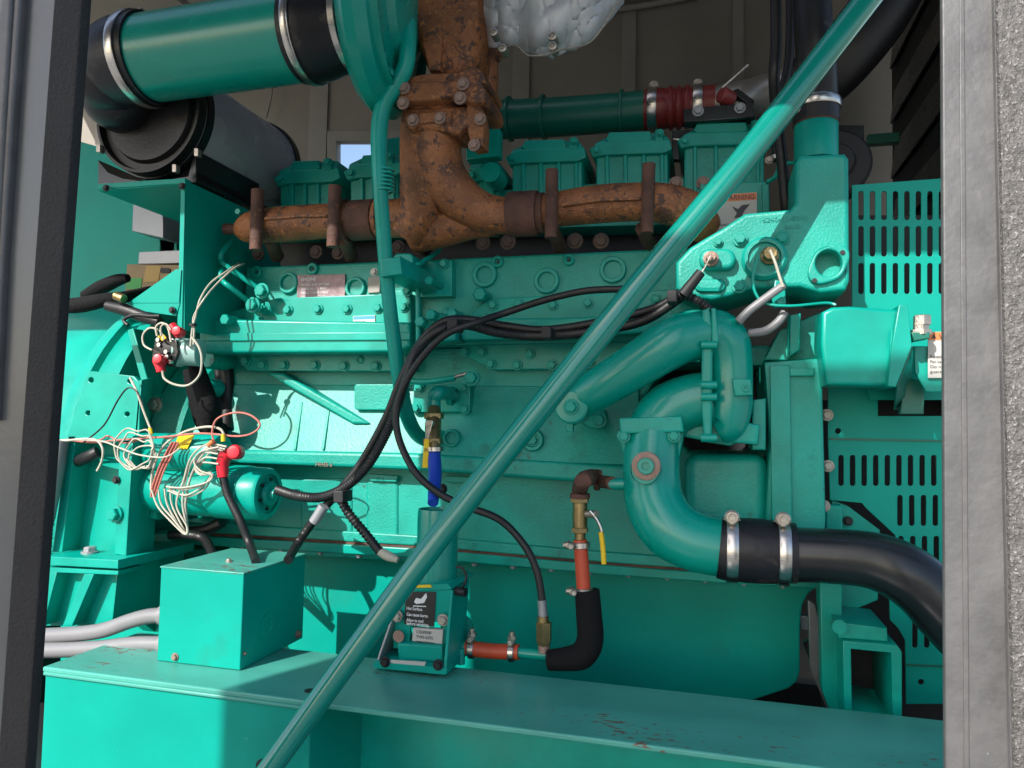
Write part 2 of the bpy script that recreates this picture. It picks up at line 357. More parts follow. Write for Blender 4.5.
# lower wall furniture
slab('ledge', [(196, 449), (410, 453), (630, 466), (630, 485), (560, 481), (410, 470), (196, 462)], 2.225, .1, 'cast', ck, bev=.012, res=2)
prism('rib', [P(266, 373, 2.255), P(282, 373, 2.255), P(370, 424, 2.255), P(352, 424, 2.255)], (0, .06, 0), 'cast', ck, .008)
tl_, tr_ = P(232, 384, 2.308), P(640, 384, 2.308); bl_ = P(232, 452, 2.24)
prism('sloped_wall', [Vector((tl_.x, 2.308, tl_.z)), Vector((tl_.x, 2.235, bl_.z)), Vector((tl_.x, 2.36, bl_.z - .01)), Vector((tl_.x, 2.36, tl_.z))], (tr_.x - tl_.x, 0, 0), 'cast', ck, .004)
for a_ in (322, 294):
    q1, q2 = P(a_ + 6, 402, 2.285), P(a_, 450, 2.238)
    prism('cast_rib', [Vector((q1.x, 2.287, q1.z)), Vector((q2.x, 2.233, q2.z)), Vector((q2.x, 2.26, q2.z)), Vector((q1.x, 2.31, q1.z))], (.01, 0, 0), 'cast', ck, .003)
slab('cast_pad', rrect(354, 384, 402, 410, 3), 2.262, .05, 'cast', ck, bev=.004)
slab('cast_pad', rrect(300, 478, 352, 545, 6), 2.304, .05, 'cast', ck, bev=.008)
slab('cast_pad', rrect(366, 480, 398, 543, 5), 2.304, .05, 'cast', ck, bev=.008)
for a in ():
    slab('cast_rib', [(a + 5, 412), (a + 9, 412), (a + 2, 454), (a - 3, 454)], 2.302, .05, 'cast', ck, bev=.006)
slab('cast_pad', [(368, 474), (398, 476), (396, 482), (370, 481)], 2.29, .05, 'cast', ck, bev=.003)
slab('cast_pad', [(444, 476), (470, 477), (470, 483), (446, 482)], 2.29, .05, 'cast', ck, bev=.003)
text('cast_number', '74HES 6', 315, 466, 2.2235, 4, 'boltrust', ck, .0012)
text('cast_number', '6I21', 375, 481, 2.288, 4, 'cast', ck, .0012)
ring('freeze_plug', 533, 440, 2.245, 11, 7, .012, 'cast', ck)
ring('freeze_plug', 452, 438, 2.25, 9, 6, .012, 'cast', ck)
for p in ((533, 440),): bolt(*p, 2.245, 5, 'green', ck)
# oil pan
pan = slab('oil_pan', [(60, 545), (420, 556), (700, 578), (818, 586), (808, 594), (802, 606), (800, 625), (800, 672), (797, 682), (788, 689), (745, 703), (700, 716), (600, 735), (60, 735)], 2.42, .7, 'sheet', E, bev=.006)
fl = slab('pan_flange', [(180, 521), (420, 536), (600, 552), (720, 561), (824, 568), (824, 577), (720, 571), (600, 562), (420, 546), (180, 531)], 2.29, .16, 'cast', E, bev=.004)
slab('flange_gasket', [(180, 530), (420, 545), (600, 561), (720, 570), (824, 576), (824, 580), (720, 574), (600, 565), (420, 549), (180, 534)], 2.296, .14, 'darkrust', fl, bev=.001)
slab('lower_flange', [(130, 532), (420, 549), (600, 565), (720, 574), (824, 580), (824, 589), (720, 583), (600, 574), (420, 558), (130, 541)], 2.285, .16, 'green', fl, bev=.003)
for k in range(16):
    x = 205 + k * 38.5; y = 544 + (x - 200) * .0715 - 1
    w0 = P(x, y + 1, 2.31); o = bpy.data.objects.new('bolt', bolt_mesh('aluminium', 'hex')); COL.objects.link(o); s = 2.6 * mpp(w0); o.scale = (s, s, s)
    o.rotation_mode = 'QUATERNION'; o.rotation_quaternion = YF.rotation_difference(Vector((0, 0, -1))); place(o, fl, w0)
# cylinder head deck
dk = slab('cylinder_head_deck', [(246, 267), (418, 260), (655, 249), (735, 246), (700, 335), (470, 345), (242, 352)], 2.26, .75, 'cast', E, bev=.008)
for (x, y, a, b) in ((289, 283, 11, 7.5), (356, 288, 11, 7.5), (485, 275, 13, 8), (547, 281, 13, 8.5), (613, 270, 13.5, 9)): ring('boss', x, y, 2.258, a, b, .012, 'cast', dk)
for (x, y) in ((257, 272), (313, 269), (498, 262), (569, 260)): ring('small_boss', x, y, 2.258, 6, 2.6, .01, 'green', dk); 
for (x, y) in ((498, 262), (569, 260), (313, 269), (257, 272)): lathe('bolt_hole', P(x, y, 2.2475), YF, [(0, .0045), (.0012, .0045)], 'black', dk)
slab('small_cover', [(418, 262), (452, 260), (452, 296), (418, 297)], 2.22, .06, 'green', dk, bev=.003)
bolt(444, 264, 2.218, 4, 'green', dk); bolt(407, 291, 2.2, 4.2, 'green', dk); bolt(430, 281, 2.06, 4.2, 'green', dk, 'long'); bolt(446, 312, 2.2, 4, 'green', dk)
np_ = slab('nameplate', [(297, 275), (345, 274), (345, 299), (297, 301)], 2.252, .008, 'nameplate', dk, bev=.001)
text('nameplate_text', 'ENGINE', 301, 281, 2.2515, 3.4, 'inkwhite', np_, .0004)
for k in range(4): text('nameplate_text', ('MODEL  6240  kW 1500', 'SERIAL NO  11  8410', 'FIRING ORDER 153624', 'VALVE LASH  COLD  in mm')[k], 301, 286 + 4 * k, 2.2515, 2.2, 'inkwhite', np_, .0004)
slab('grey_plate', [(368, 277), (380, 276), (380, 292), (368, 293)], 2.253, .008, 'strip', dk, bev=.0008)
# gallery cover, left half
gc = slab('gallery_cover', [(208, 318), (262, 303), (275, 298), (410, 293), (412, 335), (208, 340)], 2.21, .07, 'green', E, bev=.004)
bolts([(265, 310), (288, 310), (318, 309), (347, 309), (378, 308), (259, 321), (388, 320), (404, 307)], 2.208, 4.2, 'green', gc)
bolts([(262, 291), (253, 305)], 2.15, 6, 'green', gc)
bar = slab('gallery_bar', [(199, 322), (210, 319), (410, 322), (410, 346), (398, 352), (203, 353), (199, 348)], 2.135, .1, 'green', gc, bev=.008, res=2)
for k in range(1): slab('bar_lip', [(203, 333), (410, 332), (410, 340), (203, 341)], 2.127, .02, 'green', bar, bev=.003)
bolts([(206, 320), (227, 320)], 2.11, 5.2, 'green', gc, 'long')
lc = slab('lower_gallery_plate', [(240, 348), (412, 350), (412, 371), (248, 371), (240, 362)], 2.25, .1, 'green', E, bev=.003)
bolts([(263, 365), (284, 365), (315, 365), (344, 366), (376, 366), (398, 366), (386, 353), (246, 361), (254, 353)], 2.248, 4.2, 'green', lc)
ring('small_boss', 360, 360, 2.25, 4, 2, .006, 'green', lc)
st = slab('sticker', [(353, 316), (375, 315), (375, 327), (353, 327)], 2.206, .004, 'paper', gc, bev=.0005)
slab('sticker_band', [(353.5, 316.4), (374.5, 315.5), (374.5, 319), (353.5, 319.6)], 2.2055, .0006, 'blueink', st, bev=.0001)
for k in range(2): text('print', '22413 70 1', 355, 323 + 3.4 * k, 2.2055, 2, 'ink', st, .0003)
# gallery cover, right half
g2 = slab('gallery_cover', [(458, 345), (462, 322), (486, 300), (500, 298), (700, 288), (700, 340), (500, 344)], 2.23, .07, 'green', E, bev=.004)
bolts([(493, 305), (519, 304), (485, 317), (588, 303), (656, 299), (553, 305)], 2.228, 4.2, 'green', g2); bolts([(481, 295, 6.5)], 2.2, 6, 'green', g2, 'long')
l2 = slab('lower_gallery_plate', [(462, 345), (700, 340), (700, 362), (600, 368), (492, 370), (466, 356)], 2.26, .1, 'green', E, bev=.003)
bolts([(491, 364), (517, 365), (552, 365), (482, 352), (530, 354), (465, 352), (590, 363), (630, 360)], 2.258, 4.2, 'green', l2)
slab('gallery_bar', [(458, 325), (464, 318), (560, 318), (690, 312), (690, 330), (560, 338), (462, 340)], 2.17, .1, 'green', g2, bev=.006)
lb = slab('sender_bracket', [(424, 318), (432, 312), (448, 315), (456, 328), (456, 340), (426, 344)], 2.14, .09, 'green', E, bev=.006)
bolts([(432, 315), (453, 314), (421, 322)], 2.12, 5, 'green', lb, 'long')
# tall green drain tube from the turbo to the crankcase
dt = tube('oil_drain_tube', [(408, 24, 1.94), (408, 44, 1.92), (405, 68), (394, 88), (383, 108), (379, 135), (380, 180), (384, 240, 1.95), (389, 300, 1.98), (398, 370, 2.02), (407, 415, 2.08), (420, 437, 2.2), (440, 442, 2.3)], [8.5] * 6 + [7.5, 7.5, 7.2, 7.5, 7.5, 7, 7], 'green', E, seg=20)
for k in range(6): clamp('tube_ring', 384.2, 171 + k * 4, 1.93, (1, 30), 9.2, 2, 'green', dt)
slab('tube_clamp', [(380, 259), (400, 256), (402, 274), (381, 277)], 1.93, .28, 'green', dt, bev=.005)
slab('tube_clamp', rrect(393, 253, 413, 272, 5), 2.12, .14, 'green', dt, bev=.006)
bolt(374, 272, 1.95, 3, 'zinc', dt)
t1 = tube('small_pipe', [(443, 240, 2.3), (437, 252, 2.25), (420, 264, 2.14), (418, 272), (418, 345), (414, 352, 2.2)], 2.6, 'green', E, seg=10)
clamp('pipe_union', 418, 281, 2.14, (0, 10), 4.6, 8, 'green', t1)
for a in (0, 1):
    pp = [(236, 236, 2.2), (222, 252, 2.12), (221, 260), (229, 268), (262, 291, 2.17)] if a == 0 else [(231, 262, 2.2), (221, 272, 2.1), (223, 281), (230, 287), (253, 305, 2.17)]
    tube('small_pipe', pp, 2.8, 'green', E, seg=10)
# oil sender plate and heater outlet on crankcase
sp = slab('outlet_plate', [(414, 384), (470, 384), (470, 412), (412, 412)], 2.26, .06, 'green', E, bev=.003)
bolts([(464, 388), (416, 408), (465, 409), (420, 388)], 2.258, 4, 'green', sp)
tube('outlet_elbow', [(458, 397, 2.3), (446, 393, 2.18), (438, 393, 2.12), (434, 399), (434, 410)], [7, 7, 7.5, 7, 7], 'gloss', sp)
clamp('elbow_collar', 452, 396, 2.22, (12, 3), 8.5, 6, 'green', sp)
tube('lever_link', [(400, 380, 2.2), (425, 382), (455, 378)], 3, 'green', sp)
tube('lever_link', [(455, 377, 2.2), (468, 373)], 2, 'steel', sp)
bolt(472, 378, 2.18, 6, 'green', sp)
tube('outlet_elbow', [(432, 445, 2.32), (443, 440, 2.25)], 10, 'green', sp)
# casting patches
for (x, y, r) in ((218, 360, 11), (212, 388, 10)): lathe('cast_lug', P(x, y, 2.25), YF, [(-.15, r * .0032), (.05, r * .0032), (.06, r * .0026)], 'cast', ck)
# rocker/valve covers
def valve_cover(x0, x1, yt, yb, Y=2.44, dep=.30):
    v = slab('valve_cover', [(x0 + 5, yt + 22), (x1 - 4, yt + 20), (x1 - 4, yb + 30), (x0 + 5, yb + 30)], Y + .02, dep, 'cast', E, bev=.008)
    s = lambda p, Yy: P(p[0], p[1], Yy)
    slab('cover_flange', [(x0 - 2, yt + 23), (x0 + 4, yt + 19), (x0 + 10, yt + 15), (x1 - 2, yt + 13), (x1, yt + 23), (x1 - 8, yt + 27), (x0 + 12, yt + 29), (x0 + 2, yt + 31)], Y, dep + .03, 'green', v, bev=.005)
    bm = bmesh.new(); a = [P(x0 + 3, yt + 17, Y + .015), P(x1 - 3, yt + 15, Y + .015)]; h = P(x0, yt + 2, Y).z - P(x0, yt + 17, Y).z
    x_0, x_1, z0 = a[0].x, a[1].x, a[1].z - .004; y0, y1 = Y + .012, Y + dep
    lo = [bm.verts.new(c) for c in ((x_0, y0, z0), (x_1, y0, z0), (x_1, y1, z0), (x_0, y1, z0))]
    md = [bm.verts.new(c) for c in ((x_0 + .004, y0 + .004, z0 + h * .35), (x_1 - .004, y0 + .004, z0 + h * .35), (x_1 - .004, y1, z0 + h * .35), (x_0 + .004, y1, z0 + h * .35))]
    hi = [bm.verts.new(c) for c in ((x_0 + .04, y0 + .045, z0 + h), (x_1 - .025, y0 + .045, z0 + h), (x_1 - .025, y1 - .04, z0 + h), (x_0 + .04, y1 - .04, z0 + h))]
    for A, B in ((lo, md), (md, hi)):
        for k in range(4): bm.faces.new((A[k], A[(k + 1) % 4], B[(k + 1) % 4], B[k]))
    bm.faces.new(hi); bm.faces.new(lo[::-1]); bmfin('cover_lid', bm, 'cast', v, .006)
    slab('lid_panel', [(x0 + 18, yt + 6), (x1 - 22, yt + 5), (x1 - 20, yt + 13), (x1 - 26, yt + 16), (x0 + 22, yt + 17), (x0 + 14, yt + 14)], Y + .004, .035, 'green', v, bev=.004)
    slab('lid_lug', rrect(x1 - 17, yt + 3, x1 - 9, yt + 15, 2), Y - .002, .05, 'green', v, bev=.004)
    for k in range(4):
        x = x0 + 14 + (x1 - x0 - 26) * k / 3
        slab('cover_rib', [(x, yt + 28), (x + 4, yt + 28), (x + 4, yb + 28), (x, yb + 28)], Y + .008, .03, 'green', v, bev=.004)
    bolt(x0 + 6, yt + 24, Y - .002, 3.4, 'green', v); bolt(x1 - 12, yt + 7, Y - .006, 3, 'green', v)
    return v
for a in ((275, 340, 155, 185), (345, 402, 149, 185), (466, 502, 152, 178), (507, 586, 134, 178), (591, 672, 126, 172), (679, 768, 117, 168)): valve_cover(*a)
# housing boxes behind manifold
hb = slab('rocker_housing', [(262, 206), (760, 172), (760, 222), (255, 236)], 2.50, .4, 'cast', E, bev=.006)
slab('housing_plate', [(384, 139), (404, 136), (404, 165), (384, 168)], 2.6, .05, 'green', hb, bev=.003)
slab('housing_plate', [(466, 132), (499, 128), (499, 156), (466, 160)], 2.34, .05, 'green', hb, bev=.003)
lathe('housing_drum', P(490, 172, 2.34), YF, [(-.1, .034), (.0, .034)], 'green', hb)
slab('gap_shade', [(225, 230), (740, 215), (740, 262), (225, 275)], 2.62, .02, 'black', hb)  # black sheet put in for the shade in the gap behind the manifold
bolts([(483, 243, 5.5), (508, 242, 6), (575, 241, 6), (601, 241, 6), (238 + 20, 254, 5), (258, 254, 5), (316, 252, 5), (338, 253, 5), (398, 247, 5), (419, 248, 5), (432, 236, 4), (676, 183, 5), (703, 183, 5), (719, 232, 5)], 2.32, 5.5, 'boltrust', hb)
rc = slab('front_cover', [(700, 184), (767, 181), (769, 230), (752, 250), (700, 250)], 2.30, .25, 'green', E, bev=.004)
slab('cover_edge', [(762, 184), (769, 184), (770, 216), (763, 220)], 2.275, .03, 'green', rc, bev=.003)
# ---- rusty exhaust manifold
X = slab('exhaust_manifold', circ(432, 210, 24), 2.14, .08, 'rust', E, bev=.012, res=3, rnd=0)
tube('log_pipe', [(238, 230, 2.12), (246, 229), (262, 226), (300, 223), (345, 220), (380, 219), (430, 217)], [8, 14, 17, 17.5, 17, 18, 22], 'rust', X, seg=26)
tube('end_stub', [(225, 229, 2.12), (244, 229)], [5.5, 5.5], 'darkrust', X)
clamp('sleeve', 364, 220, 2.12, (20, -1), 19, 27, 'darkrust', X)
clamp('sleeve_ring', 347, 221, 2.12, (20, -1), 20.5, 4, 'darkrust', X); clamp('sleeve_ring', 381, 219, 2.12, (20, -1), 20.5, 4, 'rust', X)
tube('riser', [(405, 236, 2.12), (420, 212, 2.11), (424, 180, 2.08), (425, 140, 2.06), (432, 104, 2.05)], [18, 22, 24, 25, 29], 'rust', X, seg=28)
tube('riser', [(540, 215, 2.12), (510, 216), (482, 212), (458, 197, 2.10), (441, 172, 2.07), (437, 140, 2.05), (447, 104, 2.05)], [18, 18, 20, 23, 24, 25, 27], 'rust', X, seg=28)
tube('belly', [(412, 240, 2.16), (440, 228, 2.15), (470, 222, 2.15), (500, 224)], [14, 20, 18, 12], 'rust', X, seg=24)
slab('riser_boss', [(404, 106), (474, 104), (472, 122), (458, 134), (440, 130), (412, 130), (402, 118)], 1.965, .14, 'rust', X, bev=.02, res=3)
slab('bolt_pad', [(410, 112), (452, 110), (450, 124), (440, 122), (420, 123), (412, 130), (405, 126)], 1.955, .05, 'rust', X, bev=.008, res=2)
clamp('sleeve', 524, 214, 2.12, (20, -1), 21.5, 30, 'darkrust', X); clamp('sleeve_ring', 541, 213, 2.12, (20, -1), 19, 8, 'darkrust', X)
tube('log_pipe', [(530, 215, 2.12), (560, 209), (600, 204), (640, 202), (665, 204), (690, 212, 2.16), (705, 228, 2.22)], [16, 17.5, 19, 19, 20, 20, 17], 'rust', X, seg=26)
slab('parting_seam', [(562, 203), (600, 198), (640, 197), (640, 199.5), (600, 201), (562, 206)], 2.052, .04, 'rust', X, bev=.002)
slab('parting_seam', [(264, 217), (300, 214), (326, 214), (326, 216.5), (300, 217), (264, 220)], 2.055, .04, 'rust', X, bev=.002)
for (x, y0, y1, xb) in ((258, 190, 250, 256), (335, 186, 247, 333), (552, 170, 238, 551), (649, 164, 233, 647)):
    tube('stud_lug', [(x, y0, 2.055), ((x + xb) / 2, (y0 + y1) / 2), (xb, y1)], 6.5, 'darkrust', X, seg=16, sub=1)
for (x, y) in ((277, 256), (351, 256), (560, 247), (650, 246), (425, 250)): tube('port_stub', [(x - 8, y - 18, 2.15), (x, y, 2.28)], 7, 'darkrust', X)
# flange under the turbine
fg = slab('turbine_flange', [(397, 92), (412, 82), (455, 80), (468, 76), (482, 84), (484, 100), (470, 102), (455, 96), (430, 100), (402, 101), (396, 99)], 1.93, .2, 'rust', X, bev=.008, res=2, rnd=3)
slab('turbine_flange', [(404, 82), (420, 74), (458, 72), (472, 66), (484, 74), (482, 84), (455, 82), (430, 86), (405, 90)], 1.95, .18, 'rust', X, bev=.006, rnd=3)
slab('turbine_flange', [(466, 90), (478, 90), (484, 124), (483, 146), (472, 148), (467, 130)], 1.96, .06, 'rust', X, bev=.006)
bolts([(413, 120), (440, 118), (474, 145), (480, 119)], 1.95, 4.6, 'boltrust', X)
bolts([(403, 103), (460, 98), (463, 84), (404, 88)], 1.922, 4.8, 'boltrust', X)
# ---- turbocharger
T = slab('turbocharger', [(400, -60), (480, -60), (480, 24), (474, 58), (462, 74), (430, 76), (418, 52), (406, 20)], 1.98, .18, 'rust', E, bev=.05, res=5)
tube('volute_arm', [(470, 20, 2.14), (482, 55, 2.16), (484, 90, 2.16), (480, 115)], [16, 15, 14, 12], 'rust', T, seg=20)
slab('cast_window', [(422, 42), (442, 37), (440, 70), (429, 70)], 1.965, .05, 'rust', T, bev=.006)
cdir = (P(470, -10, 2.0) - P(398, -4, 2.0)).normalized(); cdir = Vector((cdir.x, .18, cdir.z)).normalized()
pc = P(377, 12, 1.95)
cr = 102 * mpp(pc)
lathe('compressor_housing', pc, Vector((1, .12, -.02)), [(-.05, cr * .55), (-.045, cr * .72), (-.03, cr * .9), (-.0, cr * 1.0), (.03, cr), (.06, cr * .93), (.062, cr * .86), (.085, cr * .86), (.064, cr * .84), (.07, cr * .80), (.05, cr * .78), (.05, cr * .72), (.072, cr * .70), (.078, cr * .52), (.10, cr * .48), (.12, cr * .25)], 'gloss', T, seg=64)
bp0 = pc + Vector((.084, .012, 0))
for k in range(14):
    a = math.radians(200 + k * 12); w0 = bp0 + Vector((0, math.cos(a) * cr * .82, math.sin(a) * cr * .82))
    o = bpy.data.objects.new('bolt', bolt_mesh('gloss', 'hex')); COL.objects.link(o); o.scale = (.011,) * 3; o.rotation_mode = 'QUATERNION'; o.rotation_quaternion = YF.rotation_difference(Vector((1, .12, 0)).normalized()); place(o, T, w0)
lathe('bearing_housing', P(404, 20, 2.0), Vector((0, -.3, -1)), [(-.1, .035), (0, .035), (.06, .03), (.075, .026)], 'gloss', T)

# ---- water system right
wp = tube('coolant_pipe', [(712, 335, 2.02), (690, 336, 2.0), (672, 343, 1.98), (640, 363, 1.98), (600, 388, 2.0), (568, 407, 2.06)], [25, 25.5, 25, 23, 21, 20], 'gloss', E, seg=32)
lathe('pipe_lug', P(571, 407, 1.97), YF, [(-.1, .045), (0, .045), (.004, .04)], 'gloss', wp); bolt(571, 407, 1.965, 6, 'green', wp)
slab('pipe_lug', [(566, 410), (573, 410), (573, 432), (566, 432)], 2.0, .02, 'green', wp)
slab('pipe_lug', [(575, 415), (592, 404), (606, 412), (603, 426), (590, 428)], 2.2, .05, 'green', wp, bev=.01, rnd=3); bolt(599, 420, 2.19, 6, 'green', wp)
vol = tube('pump_volute', [(704, 337, 2.03), (716, 337), (725, 345), (729, 362), (730, 385), (729, 408), (725, 424), (716, 430)], [27, 27, 25, 22.5, 22, 22, 20, 14], 'gloss', E, seg=36)
slab('volute_back', [(704, 330), (740, 335), (745, 440), (730, 446), (704, 442)], 2.03, .2, 'gloss', vol, bev=.01)
slab('cast_mark', [(722, 352), (729, 352), (729, 354), (722, 354)], 1.972, .01, 'gloss', vol, bev=.0005)
slab('volute_flange', [(702, 310), (710, 307), (713, 330), (712, 440), (704, 442), (701, 400)], 1.95, .24, 'green', vol, bev=.006)
slab('volute_flange', [(711, 308), (716, 308), (719, 342), (712, 350)], 1.945, .2, 'green', vol, bev=.004)
for y in (345, 385, 397, 438): tube('flange_bolt', [(701, y, 1.945), (717, y)], 4, 'green', vol, seg=10)
slab('sensor_pad', [(732, 379), (751, 379), (753, 395), (735, 396)], 1.955, .05, 'green', vol, bev=.004); bolt(746, 388, 1.953, 3.4, 'green', vol, 'cap')
slab('pump_bracket', [(684, 415), (704, 413), (760, 425), (758, 445), (700, 440), (684, 437)], 2.02, .12, 'green', vol, bev=.008)
el = tube('inlet_elbow', [(712, 398, 2.03), (688, 402), (668, 412), (656, 430), (652, 450)], [27, 27, 28, 28, 28], 'gloss', E, seg=32)
ef = slab('elbow_flange', [(619, 418), (682, 416), (684, 432), (620, 434)], 1.95, .17, 'green', E, bev=.006)
slab('elbow_flange', [(618, 431), (684, 432), (683, 440), (678, 462), (672, 462), (670, 440), (632, 440), (628, 455), (622, 452)], 1.99, .1, 'green', ef, bev=.005)
bolts([(624, 436), (674, 436)], 1.96, 5, 'green', ef)
ip = tube('inlet_pipe', [(653, 435, 2.02), (651, 470, 2.0), (654, 500, 1.98), (668, 526, 1.96), (692, 541, 1.95), (722, 548, 1.95)], [27.5, 28, 29, 30, 29, 28.5], 'gloss', E, seg=36)
lathe('drain_port', P(646, 470, 1.93), YF, [(-.04, .04), (.0, .04), (.01, .036), (.03, .033)], 'gloss', ip)
rp_ = P(646, 466, 1.895); lathe('port_plug', rp_, YF, [(-.02, .036), (.0, .036), (.002, .031), (.002, .024)], 'boltrust', ip, cap=True)
lathe('port_plug', rp_ + YF * .002, YF, [(0, .021), (.008, .021), (.01, .019), (.01, .01), (.004, .009)], 'gloss', ip)
tube('pipe_nipple', [(625, 484, 1.98), (609, 484)], 6, 'gloss', ip)
# gear housing right of pump
gh = slab('gear_housing', [(764, 362), (822, 358), (826, 520), (822, 560), (764, 545), (770, 440)], 2.10, .5, 'cast', E, bev=.008)
slab('housing_step', [(770, 366), (790, 365), (793, 545), (772, 540)], 2.085, .05, 'cast', gh, bev=.004)
slab('housing_step', [(790, 368), (814, 368), (814, 376), (790, 376)], 2.085, .05, 'cast', gh, bev=.004)
bolts([(827, 369), (827, 415), (828, 466), (824, 506)], 2.2, 4.5, 'zinc', gh)
slab('block_bulge', rrect(684, 454, 768, 535, 14), 2.13, .3, 'cast', E, bev=.03, res=4)
slab('side_web', [(764, 360), (780, 330), (820, 312), (826, 360)], 2.2, .3, 'cast', E, bev=.006)
slab('side_web', [(752, 400), (766, 398), (766, 450), (752, 450)], 2.06, .2, 'green', E, bev=.006)
slab('side_web', [(790, 315), (801, 313), (800, 350), (790, 356)], 2.12, .1, 'green', E, bev=.004)
slab('side_web', [(600, 560), (830, 540), (850, 545), (850, 600), (830, 590)], 2.5, .3, 'green', E, bev=.004)
# thermostat housing with outlet neck
th_ = slab('thermostat_housing', [(795, 162), (800, 155), (845, 153), (849, 158), (850, 280), (846, 290), (820, 293), (800, 287), (755, 288), (730, 296), (712, 300), (690, 297), (676, 290), (676, 262), (690, 247), (708, 236), (722, 228), (745, 213), (790, 209), (795, 203)], 2.05, .28, 'cast', E, bev=.012, res=3,
           holes=[circ(829, 263, 13, 24)])
slab('boss_floor', circ(829, 263, 15, 24), 2.085, .05, 'cast', th_, bev=.001)
slab('outlet_boss', [(829 + (17 + 7.5 * abs(math.cos(math.radians(q_) + .72)) ** 5) * math.cos(math.radians(q_)), 264 + (17 + 7.5 * abs(math.cos(math.radians(q_) + .72)) ** 5) * math.sin(math.radians(q_))) for q_ in range(0, 360, 10)], 2.035, .04, 'cast', th_, holes=[circ(829, 263, 13.5, 28)], bev=.005, rnd=2)
for p in ((842.5, 252.5), (814.5, 280.5)): lathe('bolt_hole', P(*p, 2.034), YF, [(0, .006), (.002, .006)], 'black', th_)
lathe('neck', P(816, 158, 2.17), (0, 0, 1), [(-.01, .058), (.095, .058), (.10, .055)], 'green', th_)
slab('sensor_boss', rrect(699, 248, 736, 269, 10), 2.02, .06, 'cast', th_, bev=.012, res=3)
lathe('sensor_boss', P(764, 259, 2.045), YF, [(-.02, .058), (.01, .058), (.02, .05), (.02, .042), (.01, .04)], 'cast', th_, seg=32)
slab('sensor_boss', rrect(694, 278, 726, 292, 7), 2.035, .05, 'cast', th_, bev=.012)
bolts([(740, 239), (782, 238), (739, 286), (718, 242, 3.6)], 2.045, 5.6, 'cast', th_)
text('cast_number', '6240-11-8410', 762, 222, 2.047, 5, 'cast', th_, .0008, width=43)
text('cast_number', '0610', 784, 229, 2.047, 4.2, 'cast', th_, .0008, width=15)
sn = lathe('temperature_sensor', P(711, 260, 2.02), YF, [(0, .02), (.02, .02), (.022, .014), (.05, .012)], 'boltrust', th_, seg=12)
lathe('temperature_sensor', P(769, 257, 2.04), YF, [(0, .024), (.02, .024), (.025, .018), (.05, .016)], 'brass', th_, seg=8)
slab('wire_bracket', [(775, 280), (785, 281), (786, 303), (775, 308), (772, 300)], 2.02, .02, 'green', th_, bev=.003); bolt(780, 302, 2.018, 4, 'green', th_)
# warning label on front cover
wlb = slab('warning_label', [(717, 195), (757, 192), (757, 230), (740, 240), (716, 250)], 2.293, .006, 'paper', rc, bev=.0005)
slab('label_band', [(717.5, 195), (756.5, 192.5), (756.5, 199.5), (717.5, 202)], 2.2915, .001, 'orange', wlb, bev=.0002)
text('label_text', 'WARNING', 722, 200.6, 2.2912, 5, 'ink', wlb, .0004, bold=.01, width=31)
slab('pictogram', [(732, 206), (738, 209), (742, 205), (750, 204), (745, 210), (742, 215), (746, 220), (739, 217), (734, 218), (737, 213)], 2.2912, .001, 'ink', wlb, bev=.0002)
for k in range(5): text('label_text', ('Rotating parts can', 'cause severe injury.', 'Do not operate', 'without guards', 'in place.')[k], 719, 226 + 5.5 * k, 2.2912, 2.6, 'ink', wlb, .0003)
# charge air pipe at the back
ca = tube('charge_air_pipe', [(470, 121, 2.72), (560, 117), (650, 110)], [19, 19, 19], 'deep', E, seg=28)
for (x, y) in ((510, 119), (544, 117), (622, 112)): clamp('pipe_bead', x, y, 2.72, (20, -1.6), 21, 3, 'deep', ca)

# ================================================================== air intake
I = thing('intake_duct', 'wide glossy green air intake duct with black rubber elbows and steel clamps', 'air duct', P(200, 100, 1.95))
A0, A1 = (142, 60), (308, 35)
tube('duct_pipe', [(A0[0] - 10, A0[1] + 1, 1.92), ((A0[0] + A1[0]) / 2, (A0[1] + A1[1]) / 2), A1], [41, 42.5, 44], 'gloss', I, seg=56)
tube('rubber_elbow', [(152, 58, 1.92), (138, 60, 1.92), (126, 63, 1.925), (118, 68, 1.94), (115, 77, 1.955), (116, 86, 1.98), (122, 95, 2.01), (130, 103, 2.05), (139, 109, 2.1), (146, 114, 2.16)], [44, 44, 42.5, 40, 41, 37.5, 38.5, 34.5, 36, 32], 'rubber', I, seg=44)
clamp('hose_clamp', 143, 59.6, 1.92, (26, -4), 45.5, 9, 'steel', I, 80, 48)
lathe('elbow_plug', P(93, 48, 1.83), YF, [(-.03, .008), (.02, .008), (.03, .006)], 'rubber', I, seg=12)
tube('rubber_coupling', [(300, 36, 1.92), (320, 33), (336, 30), (352, 27, 1.93), (370, 24, 1.95)], [46, 46, 43, 42.5, 45], 'rubber', I, seg=48)
clamp('hose_clamp', 309, 34.8, 1.92, (26, -4), 47.5, 8, 'steel', I, None, 48)
clamp('hose_clamp', 352, 27, 1.93, (26, -4), 45, 7, 'steel', I, None, 48)
